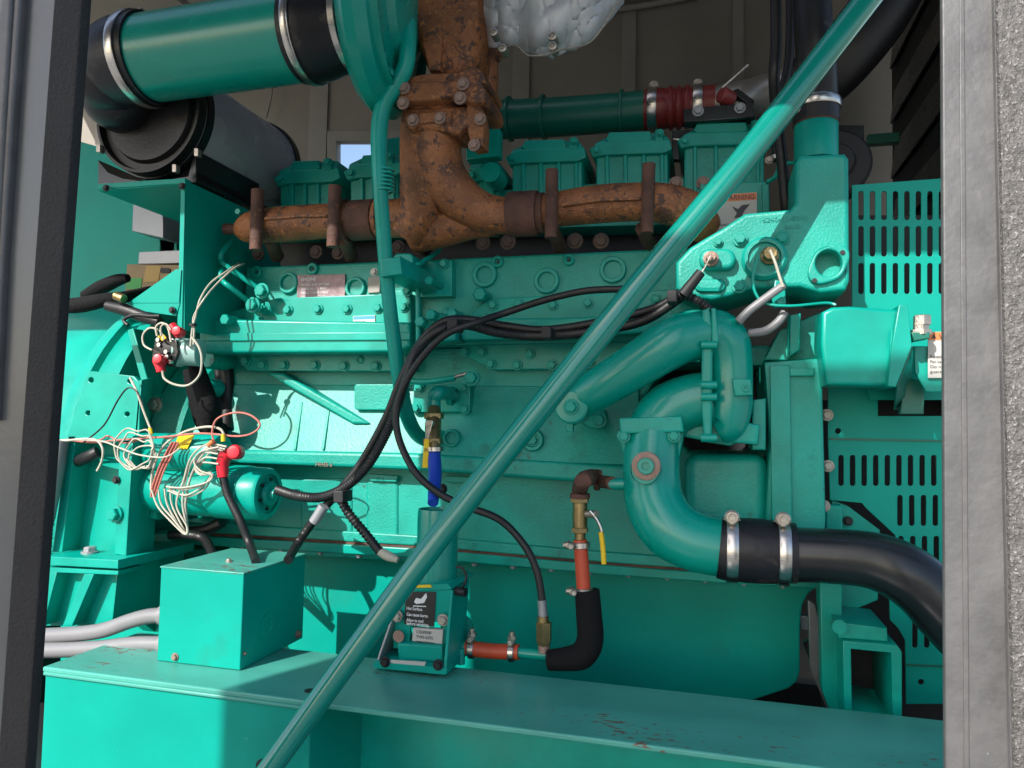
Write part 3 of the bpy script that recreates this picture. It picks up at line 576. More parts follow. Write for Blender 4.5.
# filter
fc = P(148, 113, 2.02); fr = 61 * mpp(fc)
Fl = thing('air_filter', 'big black cylindrical air filter canister lying under the green duct', 'air filter', fc - Vector((0, 0, fr)))
lathe('canister', fc, (0, 1, 0), [(0.024, fr * .97), (.034, fr), (.044, fr * .985), (.62, fr * .985), (.64, fr * .96)], 'canister', Fl, seg=64)
lathe('end_cap', fc, (0, 1, 0), [(.008, fr * .3), (.0, fr * .5), (.0, fr * .78), (.018, fr * .82), (.018, fr * .93), (-.006, fr * .955), (-.006, fr * 1.0), (.03, fr * 1.012)], 'hose', Fl, seg=64)
clamp_bm = bmesh.new(); lathe_bm(clamp_bm, fc + Vector((0, .035, 0)), (0, 1, 0), [(0, fr * .95), (0, fr * 1.035), (.03, fr * 1.035), (.03, fr * .95)], 64, False); bmfin('canister_band', clamp_bm, 'plastic', Fl)
lathe('canister_band', fc + Vector((0, .58, 0)), (0, 1, 0), [(0, fr * .95), (0, fr * 1.03), (.03, fr * 1.03), (.03, fr * .95)], 'plastic', Fl, seg=64, cap=False)
for (x, y, Y) in ((98, 148, 2.0), (196, 152, 2.0), (174, 168, 2.0)): slab('latch', rrect(x - 2, y - 4, x + 2, y + 4, 1), Y, .02, 'zinc', Fl, bev=.001)
# bracket
B = thing('filter_bracket', 'green sheet metal bracket carrying the black air filter', 'bracket', P(183, 340, 1.98))
pA = P(183, 180, 1.98); pB = P(183, 330, 1.98)
slab('shelf_lip', [(97, 184), (185, 178), (185, 183), (97, 189)], 1.98, .03, 'sheet', B, bev=.001)
wbox('shelf', P(97, 184, 1.98).x, pA.x, 1.985, 2.45, pA.z - .012, pA.z - .004, 'sheet', B, .001)
prism('side_plate', [pA, pB, pB + Vector((0, .55, .0)), pA + Vector((0, .55, 0))], (.006, 0, 0), 'sheet', B, .001)
slab('front_lip', [(181, 180), (185, 179), (182, 330), (177, 336)], 1.975, .012, 'sheet', B, bev=.001)
slab('gusset', [(176, 269), (181, 270), (179, 303), (128, 303)], 1.97, .012, 'sheet', B, bev=.001)
slab('front_skirt', [(128, 303), (180, 302), (176, 316), (128, 309)], 1.972, .012, 'sheet', B, bev=.001)
slab('cradle', [(98, 160), (108, 172), (122, 178), (150, 182), (188, 176), (192, 160), (196, 150), (196, 182), (98, 188)], 2.06, .36, 'plastic', B, bev=.002)
prism('mesh_strip', [P(193, 178, 2.06), P(193, 172, 2.06), P(193, 172, 2.06) + Vector((0, .42, 0)), P(193, 178, 2.06) + Vector((0, .42, 0))], (.015, 0, 0), 'foam', B, .001)
bolts([(172, 310, 2.6), (106, 188, 2.6), (182, 186, 2.6)], 1.965, 2.6, 'black', B)
lathe('bolt', P(241, 213, 2.1), YF, [(-.03, .01), (.02, .01)], 'green', B, seg=6)
# alternator control cabinet behind
A = thing('alternator_cabinet', 'dark teal sheet metal terminal cabinet behind the filter bracket', 'cabinet', P(120, 320, 2.75))
slab('cabinet_panel', [(40, 130), (110, 150), (174, 190), (176, 205), (172, 340), (40, 340)], 2.75, .06, 'sheet', A, bev=.003, holes=[[(160, 232), (176, 232), (176, 262), (160, 262)]])
slab('cabinet_wall', [(176, 205), (225, 215), (245, 360), (174, 360)], 2.9, .1, 'sheet', A, bev=.003)
cb = slab('sensor_box', [(133, 204), (163, 214), (163, 238), (132, 231)], 2.6, .12, 'aluminium', bev=.003); meta(cb, 'small light grey metal sensor box mounted behind the filter bracket', 'box')
sbx = thing('voltage_regulator', 'silver topped regulator with brown green and orange front below the grey box', 'regulator', P(150, 292, 2.35))
slab('silver_case', [(139, 252), (182, 250), (182, 263), (138, 264)], 2.36, .2, 'aluminium', sbx, bev=.002)
slab('lower_case', [(127, 264), (181, 265), (181, 292), (125, 292)], 2.33, .2, mat('kraft_board', (.24, .16, .06), .5, var=.2), sbx, bev=.002)
slab('green_patch', [(127, 278), (142, 278), (141, 289), (126, 289)], 2.328, .004, mat('green_board', (.02, .3, .05), .5), sbx, bev=.0005)
slab('orange_patch', [(146, 266), (161, 266), (158, 282), (143, 282)], 2.328, .004, mat('amber_board', (.4, .24, .05), .5), sbx, bev=.0005)
slab('grey_knob', rrect(160, 268, 170, 273, 2), 2.326, .005, 'black', sbx, bev=.0005)
# ================================================================== ALTERNATOR / FLYWHEEL HOUSING
AL = thing('alternator', 'round green alternator barrel and flywheel housing at the left end of the engine', 'alternator', Vector((-2.6, 2.8, .6)))
cy, cz = 2.86, P(75, 500, 2.15).z
R0 = .76
cz = 1.30
def disc(name, x, prof, m='green', seg=96): return lathe(name, Vector((x, cy, cz)), (1, 0, 0), prof, m, AL, seg)
disc('barrel', -3.6, [(0, R0 * .93), (1.36, R0 * .93), (1.37, R0 * .99), (1.40, R0), (1.43, R0), (1.44, R0 * .97), (1.50, R0 * .97), (1.51, R0), (1.56, R0), (1.565, R0 * .9), (1.565, .3)])
disc('bell_housing', -2.03, [(0, R0 * .72), (.1, R0 * .66), (.12, R0 * .6), (.7, R0 * .52)], 'cast')
# left mounting bracket
K = thing('mount_bracket', 'tall green drilled mounting bracket with open channel at the far left', 'mount bracket', P(90, 625, 1.9))
slab('drilled_plate', [(91, 371), (133, 376), (140, 383), (139, 440), (133, 560), (52, 548), (66, 440), (85, 378)], 2.0, .02, 'green', K, bev=.002,
     holes=[circ(91, 380, 2.8, 12), circ(130, 381, 2.8, 12), circ(88, 413, 2.6, 12), circ(127, 414, 2.6, 12)])
prism('side_web', [P(139, 380, 2.0), P(150, 378, 2.2), P(135, 558, 2.2), P(124, 562, 2.0)], (.012, 0, 0), 'green', K, .003)
slab('channel_wall', [(68, 436), (76, 436), (62, 552), (52, 552)], 1.93, .12, 'green', K, bev=.003)
slab('channel_wall', [(120, 440), (133, 440), (126, 556), (114, 554)], 1.93, .12, 'green', K, bev=.003)
slab('channel_wall', [(68, 436), (133, 436), (132, 444), (68, 442)], 1.93, .12, 'green', K, bev=.003)
slab('foot_plate', [(44, 556), (118, 560), (118, 569), (44, 565)], 1.86, .34, 'green', K, bev=.003)
slab('foot_block', [(44, 569), (118, 569), (112, 626), (40, 626)], 1.92, .3, 'green', K, bev=.003)
for p in ([(50, 572), (57, 572), (43, 626), (35, 626)], [(84, 574), (94, 574), (72, 626), (62, 626)]): slab('foot_rib', p, 1.87, .1, 'green', K, bev=.003)
slab('foot_rib', [(45, 567), (118, 571), (118, 575), (45, 572)], 1.87, .1, 'green', K, bev=.002)
bolt(115, 421 + 93, 1.925, 6.5, 'green', K); bolt(155, 405, 2.1, 6, 'zinc', K, 'hex'); bolt(90, 552, 1.94, 6, 'aluminium', K, axis=(0, 0, 1))
bolt(116, 480, 1.925, 3, 'black', K)
prism('back_web', [P(127, 330, 2.2), P(133, 328, 2.2), P(152, 395, 2.2), P(146, 400, 2.2)], (0, .05, 0), 'green', K, .003)
for k in range(9):                                  # protective mesh seen left of bracket
    pass
gm = thing('guard_grille', 'expanded metal grille sliver beside the left post', 'grille', P(50, 560, 2.02))
for k in range(14):
    y = 448 + k * 8; tube('strand', [(40, y + 9, 2.04), (60, y - 9)], .9, 'green', gm, seg=5, sub=1); tube('strand', [(40, y - 9, 2.05), (60, y + 9)], .9, 'green', gm, seg=5, sub=1)
# ================================================================== starter motor
SM = thing('starter_motor', 'green cylindrical starter motor with solenoid under a tangle of wires', 'starter motor', P(200, 520, 2.0))
sc = P(150, 487, 2.05); sd = (P(270, 494, 2.05) - sc); L = sd.length; q = mpp(sc)
lathe('motor_body', sc, sd, [(0, 24 * q), (.02, 25 * q), (L * .6, 25 * q), (L * .61, 26 * q), (L * .84, 26 * q), (L * .845, 25 * q), (L * .97, 25 * q), (L * .99, 23.5 * q), (L * .99, 19 * q), (L * .97, 18.5 * q)], 'green', SM, 40)
lathe('end_cap', sc + sd.normalized() * L * .99, sd, [(0, 12 * q), (.012, 11 * q), (.014, 6 * q), (.026, 5.5 * q)], 'green', SM, 24)
s0 = P(140, 452, 2.02); s1 = P(222, 453, 2.02)
lathe('solenoid', s0, s1 - s0, [(0, 17 * q), (.01, 19 * q), ((s1 - s0).length * .95, 19 * q), ((s1 - s0).length, 17 * q)], 'green', SM, 32)
slab('yellow_sticker', [(178, 436), (194, 435), (187, 449), (173, 449)], 1.955, .004, 'yellow', SM, bev=.0005)
slab('mount_flange', [(134, 470), (146, 462), (156, 470), (156, 520), (140, 516), (132, 500)], 2.02, .06, 'green', SM, bev=.006)
bolts([(144, 487, 5), (144, 513, 4)], 2.01, 5, 'green', SM)
for k in range(6):
    a = math.radians(60 * k + 20); w0 = sc + sd * .995 + Vector((0, math.cos(a), math.sin(a))) * 14 * q
    lathe('vent_slot', w0 - sd.normalized() * .004, sd, [(0, .006), (.006, .006)], 'black', SM, 10)
lathe('terminal', P(238, 452, 1.98), YF, [(0, .012), (.03, .012)], 'zinc', SM, 10)
def boot(name, px, py, Y, r, tail, label):
    t = thing(name, label, 'terminal boot', P(px, py, Y))
    lathe('boot_cap', P(px, py, Y), (.25, -1, .1), [(-.03, r * .0026), (.0, r * .0026), (.004, r * .0022), (.007, r * .0021), (.008, r * .0014)], 'red', t, 24)
    tube('boot_neck', tail, [r * .85, r * .75, r * .62], 'red', t, seg=16)
    return t
boot('terminal_boot', 234, 452, 1.93, 8.5, [(228, 452, 1.95), (223, 462), (223, 477)], 'red rubber terminal boot on the starter motor cable')
boot('terminal_boot', 158, 359, 1.95, 6.5, [(158, 360, 1.97), (160, 366), (161, 372)], 'red rubber cap on lower left terminal of the relay')
boot('terminal_boot', 177, 331, 1.95, 6, [(172, 326, 1.97), (176, 331), (180, 336)], 'red open rubber cap at the top of the relay')
RL = thing('starter_relay', 'black and pale starter relay with red capped terminals and wires', 'relay', P(175, 370, 2.0))
rd = Vector((1, .25, -.05)).normalized(); r0 = P(160, 345, 2.02)
slab('relay_plate', [(155, 340), (160, 334), (176, 340), (178, 352), (173, 366), (166, 364), (158, 366), (152, 356)], 1.99, .012, 'plastic', RL, bev=.002)
lathe('relay_body', P(170, 351, 2.03), rd, [(0, .05), (.04, .05), (.045, .044), (.10, .044), (.105, .03)], 'lightblue', RL, 28)
lathe('relay_collar', P(168, 351, 2.03), rd, [(0, .052), (.035, .052)], 'black', RL, 28)
for (x, y) in ((161, 345), (168, 352), (169, 357), (172, 362), (160, 340)): lathe('terminal_nut', P(x, y, 1.985), YF, [(0, .007), (.012, .007)], 'steel', RL, 6)
slab('yellow_tag', [(157, 336), (163, 334), (166, 338), (162, 341)], 1.97, .006, 'yellow', RL, bev=.001)
# wires ------------------------------------------------------------
def wire(label, pts, r=1.2, m='white', name='wire', group=None, cat='wire'):
    if len(pts) > 6 and r < 1.6: pts = [(p[0] + random.uniform(-1.6, 1.6), p[1] + random.uniform(-1.6, 1.6)) + tuple(p[2:]) for p in pts]
    return meta(tube(name, pts, r * .78, m, None, seg=7, sub=8), label, cat, group)
wire('cream wire looping round the right side of the relay', [(163, 372, 1.96), (164, 380), (175, 385), (190, 385), (201, 375), (203, 360), (199, 346), (193, 338)], 1.5)
wire('cream wire looping round the left side of the relay', [(152, 350, 1.97), (144, 345), (143, 335), (150, 328), (160, 331), (164, 340)], 1.3)
wire('short cream wire curled over the top of the relay', [(157, 336, 1.96), (156, 327), (162, 323), (168, 328), (171, 342)], 1.4)
wire('thin cream wire arching into the relay top nut', [(161, 336, 1.95), (161, 327), (166, 324), (171, 330)], 1.2)
for k, lb in enumerate(('outer of two cream wires rising from the relay cable tie', 'inner one of the pair of cream wires rising from the relay cable tie')):
    wire(lb, [(190 + 3 * k, 345, 1.97), (192 + 2 * k, 330), (194 + k, 318), (199 + 4 * k, 300), (212 + 5 * k, 284, 2.02), (228 + 5 * k, 270, 2.08), (240 + 3 * k, 263, 2.2)], 1.3)
tie = meta(lathe('cable_tie', P(193, 325, 1.97), (0, 0, 1), [(-.004, .012), (.004, .012)], 'black', None, 12), 'black cable tie round the cream wires above the relay', 'cable tie')
# starter tangle
wire('thick cream wire arching over the solenoid into the yellow connector', [(151, 490, 1.93), (153, 470), (163, 447), (182, 433), (205, 427), (220, 429), (225, 438)], 1.7)
wire('pink wire making a wide loop right of the red boot', [(216, 444, 1.92), (212, 432), (216, 420), (232, 414), (250, 414), (261, 424), (255, 432), (236, 436), (200, 434), (160, 437), (120, 440), (92, 441), (66, 439)], 1.3, 'pink')
wire('pinkish wire running just below the wide looped one', [(172, 439, 1.93), (150, 437), (125, 443), (108, 436), (98, 440), (60, 440)], 1.1, 'pink')
for k in range(5):
    o = wire('pink wire in the dense bunch hanging left of the solenoid', [(172 + k * 1.6, 442, 1.925 + .004 * (k % 2)), (165 + k * 1.8, 455), (158 + k * 1.6, 470), (152 + k * 1.5, 488), (151 + k, 497)], 1.1, 'pink', group='pink wires bunched beside the solenoid')
lab = ('large cream loop hanging lowest under the starter', 'second cream loop hanging under the starter', 'third cream loop hanging under the starter', 'innermost cream loop hanging under the starter')
for k in range(4):
    wire(lab[k], [(228 - 3 * k, 446 + 2 * k, 1.92 + .005 * k), (206 + 2 * k, 443 + 3 * k), (190 + 4 * k, 458 + 2 * k), (184 + k * 2, 480), (178 + k * 3, 505), (188, 528), (186, 533), (170 + 3 * k, 520), (158 + 5 * k, 505), (153 + 6 * k, 490)], 1.25)
lab = ('cream wire from boot to starter terminal, uppermost', 'cream wire curving from the boot to the starter terminal, second down', 'cream wire curving from the boot to the starter terminal, third down', 'cream wire curving from the boot to the starter terminal, lowest')
for k in range(4):
    wire(lab[k], [(218, 448 + 5 * k, 1.91 + .006 * k), (203, 450 + 4 * k), (194, 462 + 2 * k), (200, 472 + k), (212, 474), (205, 482 + 2 * k), (185, 488 + 3 * k), (168, 486 + k)], 1.2)
random.seed(3)
nm = ('largest thin cream coil left of the starter', 'tight cream coil left of the starter', 'tilted cream coil left of the starter', 'lower cream coil left of the starter')
for k in range(4):
    cx, cy_, a, b = 133 + 3 * k, 448 + 3 * k, 20 - 2 * k, 20 - 3 * k; ph = k * 1.1
    wire(nm[k], [(cx + a * math.cos(ph + t * .55), cy_ + b * math.sin(ph + t * .55) + 2 * math.sin(3 * t), 1.90 + .004 * k) for t in range(13)], 1.05)
wire('long pink and cream wire sagging from the bracket to the starter', [(60, 440, 1.9), (100, 441), (120, 448), (140, 455), (165, 457), (180, 448)], 1.1)
wire('cream wire end hooked over the bracket opening', [(62, 441, 1.9), (92, 439), (102, 447), (102, 460), (97, 471)], 1.5)
wire('thin black wire arched in front of the drilled plate', [(84, 442, 1.9), (104, 425), (118, 400), (128, 388), (137, 392), (143, 405)], 1.1, 'hose')
w9 = wire('braided pale wire ending in a yellow connector', [(130, 378, 1.97), (137, 392, 1.93), (144, 412), (151, 430)], 1.5, 'white')
meta(lathe('wire_connector', P(150, 428, 1.93), (.25, 0, -1), [(0, .006), (.02, .007), (.022, .004)], 'yellow', None, 10), 'yellow crimp connector at the end of the braided wire', 'connector')
meta(lathe('wire_connector', P(223, 434, 1.91), (.1, 0, -1), [(0, .006), (.022, .007)], 'yellow', None, 10), 'yellow crimp connector above the large red boot', 'connector')
meta(lathe('wire_connector', P(213, 441, 1.91), (-.6, 0, -.5), [(0, .006), (.022, .007)], 'orange', None, 10), 'orange crimp connector left of the large red boot', 'connector')
g9 = thing('conduit_end', 'grey conduit stub rising past the left post with wires coming out', 'conduit', P(55, 470, 1.88)); tube('stub', [(40, 560, 1.9), (52, 490), (60, 440)], [5, 8, 8], 'conduit', g9)
g8 = tube('cable_stub', [(76, 462, 1.97), (90, 456, 1.9), (98, 452)], 6, 'hose'); meta(g8, 'short black cable stub through the bracket opening', 'cable')
# ================================================================== cables and hoses
def hose(label, pts, r, m='hose', name='hose', corr=0, cat='hose', group=None, pitch=.008, seg=14):
    return meta(tube(name, pts, r, m, None, seg=seg, sub=8, corr=corr, pitch=pitch), label, cat, group)
hose('black starter cable dropping from the red boot behind the green box', [(223, 476, 1.95), (228, 495), (240, 520), (250, 545), (256, 562, 1.85)], 4.2, name='battery_cable', cat='cable')
hose('thick corrugated black loom coming from behind the brace to the starter', [(690, 290, 2.0), (670, 305, 2.02), (640, 322, 2.03), (590, 332), (540, 336), (500, 333), (465, 325, 2.0), (440, 330, 1.96), (418, 350), (404, 385), (390, 425, 1.98), (368, 465), (345, 487), (322, 497), (298, 496), (278, 490, 2.02)], 5.2, corr=.13, name='wire_loom', cat='cable')
hose('second black loom running alongside the thick corrugated one', [(680, 292, 2.02), (655, 308, 2.04), (600, 322), (545, 330), (505, 326), (470, 320, 2.02), (443, 322, 1.99), (420, 343), (402, 378), (386, 418, 2.0), (362, 462), (340, 490), (318, 515), (300, 540), (288, 560, 1.9)], 4.6, corr=.13, name='wire_loom', cat='cable')
hose('smooth black cable arcing highest across the bolted cover', [(640, 288, 2.0), (620, 289), (585, 291), (545, 300), (505, 313), (475, 323, 1.94), (445, 335, 1.92), (420, 360), (402, 390), (396, 415), (400, 442), (416, 473, 1.9), (440, 494), (468, 507), (500, 520, 1.88), (524, 545), (537, 572), (542, 600)], [3.6] * 11 + [3.8] * 7, name='fuel_hose')
hose('short corrugated conduit with a bare pale end below the looms', [(340, 498, 1.98), (350, 515), (365, 533), (380, 552)], 5, corr=.2, pitch=.012, name='conduit_tail', cat='conduit')
hose('pale taped wire tip at the end of the short corrugated conduit', [(379, 551, 1.98), (388, 556), (398, 560)], [4, 5, 3], 'white', name='wire_tip', cat='wire')
hose('grey taped section on the loom leading down to the green box', [(324, 506, 1.92), (318, 516), (314, 522)], 5.5, 'aluminium', name='tape_wrap', cat='tape')
for (x, y, lb) in ((338, 497, 'black cable tie block where the looms fork'), (546, 332, 'black cable tie round both looms left of the brace'), (452, 325, 'black cable clip where the looms meet the green bracket'), (672, 296, 'black cable clip holding the looms above the coolant pipe')):
    meta(slab('cable_tie', rrect(x - 5, y - 6, x + 5, y + 6, 2), 1.93, .06, 'black', None, bev=.003), lb, 'cable tie')
hose('corrugated black conduit curving over the top of the coolant pipe', [(668, 297, 1.98), (685, 296), (700, 302), (712, 312, 1.96)], 5, corr=.22, pitch=.011, name='conduit_bend', cat='conduit')
hose('grey sleeved cable slanting up to the bright housing sensor', [(738, 322, 1.98), (750, 310), (770, 295), (784, 285)], 4.2, 'conduit', name='sensor_cable', cat='cable')
hose('grey sleeved cable bending behind the pump top', [(748, 333, 2.02), (765, 331), (778, 322), (785, 312)], 4.2, 'conduit', name='sensor_cable', cat='cable')
wire('bare cream wires from the brass sensor down to the grey sleeve', [(770, 250, 1.97), (775, 262), (779, 275), (783, 287)], 1.8)
wire('green twisted wire hanging from the bright housing', [(758, 256, 1.99), (753, 275), (755, 292), (765, 303), (790, 306), (825, 303, 2.03), (836, 305)], 1.9, 'green')
wire('thin grey wires from the left sensor to the black plug', [(711, 254, 1.96), (706, 265), (700, 275)], 1.3, 'zinc')
pl = meta(tube('connector_plug', [(701, 272, 1.96), (683, 295)], [5, 6], 'black', None, seg=8, sub=1), 'black connector plug below the left sensor', 'connector')
# cables at left behind relay
hose('thick black sleeved cable hanging behind the gallery bar', [(236, 262, 2.3), (233, 290), (228, 320), (226, 350), (228, 400), (226, 430, 2.25)], 7, name='sleeved_cable', cat='cable')
hose('thin black cable hanging left of the thick sleeved cable', [(219, 350, 2.3), (219, 380), (222, 410)], 4, name='sleeved_cable', cat='cable')
hose('black braided cable leaning right below the relay', [(194, 360, 2.12), (202, 385), (210, 410), (216, 440, 2.2)], [7, 9, 10, 9], 'foam', name='braided_cable', cat='cable')
hose('black braided cable nearest the alternator below the relay', [(190, 370, 2.2), (196, 395), (206, 425), (222, 432)], [7, 8, 9, 9], 'foam', name='braided_cable', cat='cable')
hose('fat black cable across the top of the alternator', [(60, 306, 2.0), (80, 305), (105, 300), (125, 297, 2.05), (150, 290, 2.3)], [7, 8, 7, 6, 4], 'foam', name='power_cable', cat='cable')
hose('grey black cable dipping over the alternator rim', [(108, 306, 1.98), (125, 310), (142, 316), (160, 322)], [5.5, 6.5, 6.5, 5], name='power_cable', cat='cable')
hose('ragged black cable bundle beneath the regulator', [(84, 296, 2.2), (100, 288), (118, 280), (128, 278)], [5, 7, 6, 4], 'foam', name='cable_bundle', cat='cable')
hose('thin black lead curling above the relay', [(128, 325, 1.96), (124, 320), (134, 315), (150, 316), (160, 316)], 1.8, name='relay_lead', cat='cable')
hose('brown metallic sleeve on the cables above the alternator', [(116, 296, 1.95), (124, 299)], 4.5, 'brass', name='cable_gland', cat='gland')
hose('black cable passing under the starter motor', [(170, 535, 2.1), (190, 535), (205, 540), (215, 560, 2.0)], 4.5, name='starter_cable', cat='cable')
hose('black cable leaving the tangle under the starter motor end cap', [(185, 532, 2.15), (205, 530), (222, 522)], 6, name='starter_cable', cat='cable')
# ================================================================== junction box + conduits
RT = P(300, 700, 1.60); zr = RT.z
def on_rail(px, py): return (zr - 1.5) / (P(px, py, 1.0).z - 1.5)
Y0 = on_rail(240, 671)
def depth_at(X, px):
    Y = Y0
    while Y < 2.3:
        q_ = Vector((X, Y, zr)) - CAM
        if 512 + F * q_.dot(Rw) / -q_.dot(Bw) > px: break
        Y += .005
    return Y - Y0
J = thing('junction_box', 'green sheet metal junction box standing on the base frame', 'junction box', P(200, 672, Y0))
a = P(161, 568, Y0); b = P(240, 671, Y0); zt = P(241, 574, Y0).z; x0, x1 = a.x, b.x; zb = zr + .001; dp = depth_at(x1, 302); print('BOX', Y0, dp, 'ZR', zr, 'foot', on_rail(446, 675), on_rail(376, 668), on_rail(560, 669))
wbox('cover', x0, x1, Y0, Y0 + dp, zb, zt, 'sheet', J, .0025)
wbox('lid', x0 - .002, x1 + .002, Y0 - .002, Y0 + dp + .002, zt - .001, zt + .004, 'rail', J, .0015)
lathe('knockout', Vector((x1, Y0 + .12, (zb + zt) / 2 - .04)), (1, 0, 0), [(-.002, .036), (.002, .036), (.003, .028), (.003, .02), (.001, .018)], 'sheet', J)
for (x, y, Y) in ((175, 657, Y0 - .001),): bolt(x, y, Y, 3, 'boltrust', J)
bolt(229, 561, Y0 + .12, 2.6, 'zinc', J, axis=(0, 0, 1))
for v in ((x1 + .002, Y0 + dp - .03, zb + .02), (x1 + .002, Y0 + .015, zb + .04)):
    o = bpy.data.objects.new('bolt', bolt_mesh('boltrust', 'hex')); COL.objects.link(o); o.scale = (.009,) * 3 if v[1] > Y0 + .1 else (.004,) * 3; o.rotation_mode = 'QUATERNION'; o.rotation_quaternion = YF.rotation_difference(Vector((1, 0, 0))); place(o, J, v)
for (k, pts, lb) in ((0, [(20, 636, 1.84), (60, 635), (100, 631), (130, 621), (150, 616), (172, 615)], 'upper grey flexible conduit entering the green junction box'), (1, [(20, 650, 1.82), (60, 650), (100, 648), (135, 644), (172, 644)], 'lower grey flexible conduit entering the green junction box')):
    c = thing('flexible_conduit', lb, 'conduit', W(pts)[2], 'conduits into the junction box')
    tube('conduit_sleeve', pts, 7.6, 'conduit', c, seg=20, corr=.06, pitch=.009)
    e = pts[-1]; clamp('conduit_gland', 164, e[1], pts[0][2], (10, 0), 9, 6, 'conduit', c)
# ================================================================== base frame
RT = P(300, 700, 1.60)
zr = RT.z; yb_ = 1.60; yk = (P(300, 652, 1.0) - CAM).z; yk = (zr - 1.5) / yk
xL = P(42, 676, yb_).x; xM = P(309, 720, yb_).x; xR = 1.2
BF = thing('base_frame', 'wide green steel base rail with chipped paint along the bottom', 'base frame', Vector((-.3, 1.8, zr - .3)))
wbox('top_plate', xL, xR, yb_, yk + .02, zr - .014, zr, 'rail', BF, .004)
wbox('end_box', xL + .004, xM, yb_ + .006, yk, zr - .42, zr - .0145, 'sheet', BF, .004)
wbox('web', xM - .01, xR, yk - .04, yk - .02, zr - .42, zr - .0145, 'green', BF, .002)
wbox('weld_bead', xL + .004, xM, yb_ - .002, yb_ + .008, zr - .022, zr - .0125, 'rail', BF, .003)
lathe('bolt_hole', Vector((P(308, 688, 1.65).x, 1.66, zr)), (0, 0, 1), [(0, .014), (.0015, .014)], 'black', BF)
lathe('bolt_hole', P(262, 765, yb_ + .004), YF, [(0, .014), (.004, .014)], 'black', BF)
wbox('lower_rail', xL - .1, xR, yk, 2.3, zr - .4, zr - .3, 'black', BF, .002)
# ================================================================== big diagonal brace
br = thing('diagonal_brace', 'long glossy teal tube slanting across the whole front of the engine', 'brace', P(270, 790, 1.42))
tube('brace_tube', [(246, 802, 1.47), (334, 680, 1.535), (420, 562, 1.595), (490, 471, 1.65), (578, 361, 1.71), (660, 260, 1.77), (745, 158, 1.82), (867, 0, 1.90), (912, -58, 1.93), (1010, -185, 2.0)], [11.5, 12, 12.3, 12.5, 12.6, 12.8, 13, 13.2, 13.2, 13.2], 'brace', br, seg=48, sub=6)
# ================================================================== coolant heater
H = thing('coolant_heater', 'upright green coolant heater canister in a bracket with a black label', 'heater', P(420, 672, 1.880))
hx = P(436, 600, 1.980); hr = 20.5 * mpp(hx)
lathe('canister', Vector((hx.x, 1.980, P(436, 603, 1.980).z)), (0, 0, 1), [(0, hr), (.25, hr), (.262, hr * .97), (.262, hr * .9), (.255, hr * .88), (.255, hr * .3)], 'gloss', H, 40)
hk = slab('bracket_face', [(401, 589), (449, 587), (453, 594), (447, 640), (441, 652), (393, 648), (397, 600)], 1.900, .008, 'sheet', H, bev=.001, holes=[[(411, 622), (443, 622), (441, 646), (409, 646)]])
slab('bracket_top', [(400, 586), (448, 584), (452, 589), (402, 592)], 1.895, .2, 'sheet', H, bev=.001)
prism('bracket_side', [P(453, 590, 1.900), P(446, 672, 1.840), P(446, 672, 1.840) + Vector((0, .14, 0)), P(453, 590, 1.900) + Vector((0, .14, 0))], (-.008, 0, 0), 'sheet', H, .001)
prism('bracket_side', [P(400, 592, 1.900), P(376, 662, 1.860), P(376, 662, 1.860) + Vector((0, .14, 0)), P(400, 592, 1.900) + Vector((0, .14, 0))], (.006, 0, 0), 'aluminium', H, .001)
slab('foot', [(374, 662), (447, 668), (446, 675), (373, 668)], 1.840, .16, 'sheet', H, bev=.001)
slab('heater_cover', [(397, 643), (442, 646), (443, 662), (398, 662)], 1.875, .1, 'sheet', H, bev=.006)
slab('heater_plate', [(413, 628), (443, 630), (442, 644), (412, 641)], 1.890, .02, 'paper', H, bev=.001)
text('heater_text', 'CIGWNF', 416, 633, 1.889, 3, 'ink', H, .0004); text('heater_text', 'TWS 6375', 416, 638, 1.889, 3, 'ink', H, .0004); text('heater_text', '230V 2500W', 416, 643, 1.889, 2.6, 'ink', H, .0004)
lbh = slab('black_label', [(406, 592), (436, 592), (434, 627), (404, 624)], 1.897, .002, 'inkblack', H, bev=.0003)
slab('pictogram', [(414, 602), (416, 598), (421, 599), (426, 593), (427, 597), (424, 603), (416, 604)], 1.7965, .001, 'inkwhite', lbh, bev=.0002)
slab('pictogram', [(413, 605.5), (426, 606), (426, 607), (413, 606.5)], 1.7965, .001, 'inkwhite', lbh, bev=.0002)
for k, s_ in enumerate(('Hot Surface.', 'Can cause burns.', 'Allow to cool', 'before servicing.')): text('label_text', s_, 406.5, (609.5, 615.5, 621.2, 624.6)[k], 1.7965, 3.1, 'inkwhite', lbh, .0004, bold=.015, width=(17, 23, 18, 24)[k])
slab('white_sticker', [(390, 660), (426, 662), (424, 667), (386, 665)], 1.842, .004, 'paper', H, bev=.0003)
slab('yellow_sticker', [(413, 585.5), (430, 585), (432, 587.5), (414, 588)], 1.890, .01, 'yellow', H, bev=.0003)
bolts([(397, 616, 4.5), (443, 620, 4.5)], 1.885, 4.5, 'zinc', H); bolts([(385, 662, 4), (438, 665, 4)], 1.840, 4, 'black', H)
lathe('gauge_face', P(399, 636, 1.885), YF, [(0, .016), (.004, .016)], 'boltrust', H, 24)
tube('outlet_pipe', [(448, 645, 1.980), (468, 647)], 5.5, 'gloss', H)
lathe('round_port', P(458, 630, 2.060), YF, [(0, .05), (.01, .05), (.012, .03), (.012, .02), (.004, .018)], 'green', H, 28)
tube('drain_cock', [(461, 648, 1.960), (461, 664)], 4, 'gloss', H)
tube('sensor_lead', [(456, 567, 1.9), (462, 568), (466, 576), (464, 585), (458, 591, 1.940)], 1.2, 'hose', H, seg=7)
lathe('cable_gland', P(456, 591, 1.920), (1, -.2, 0), [(0, .012), (.03, .012)], 'black', H, 10)
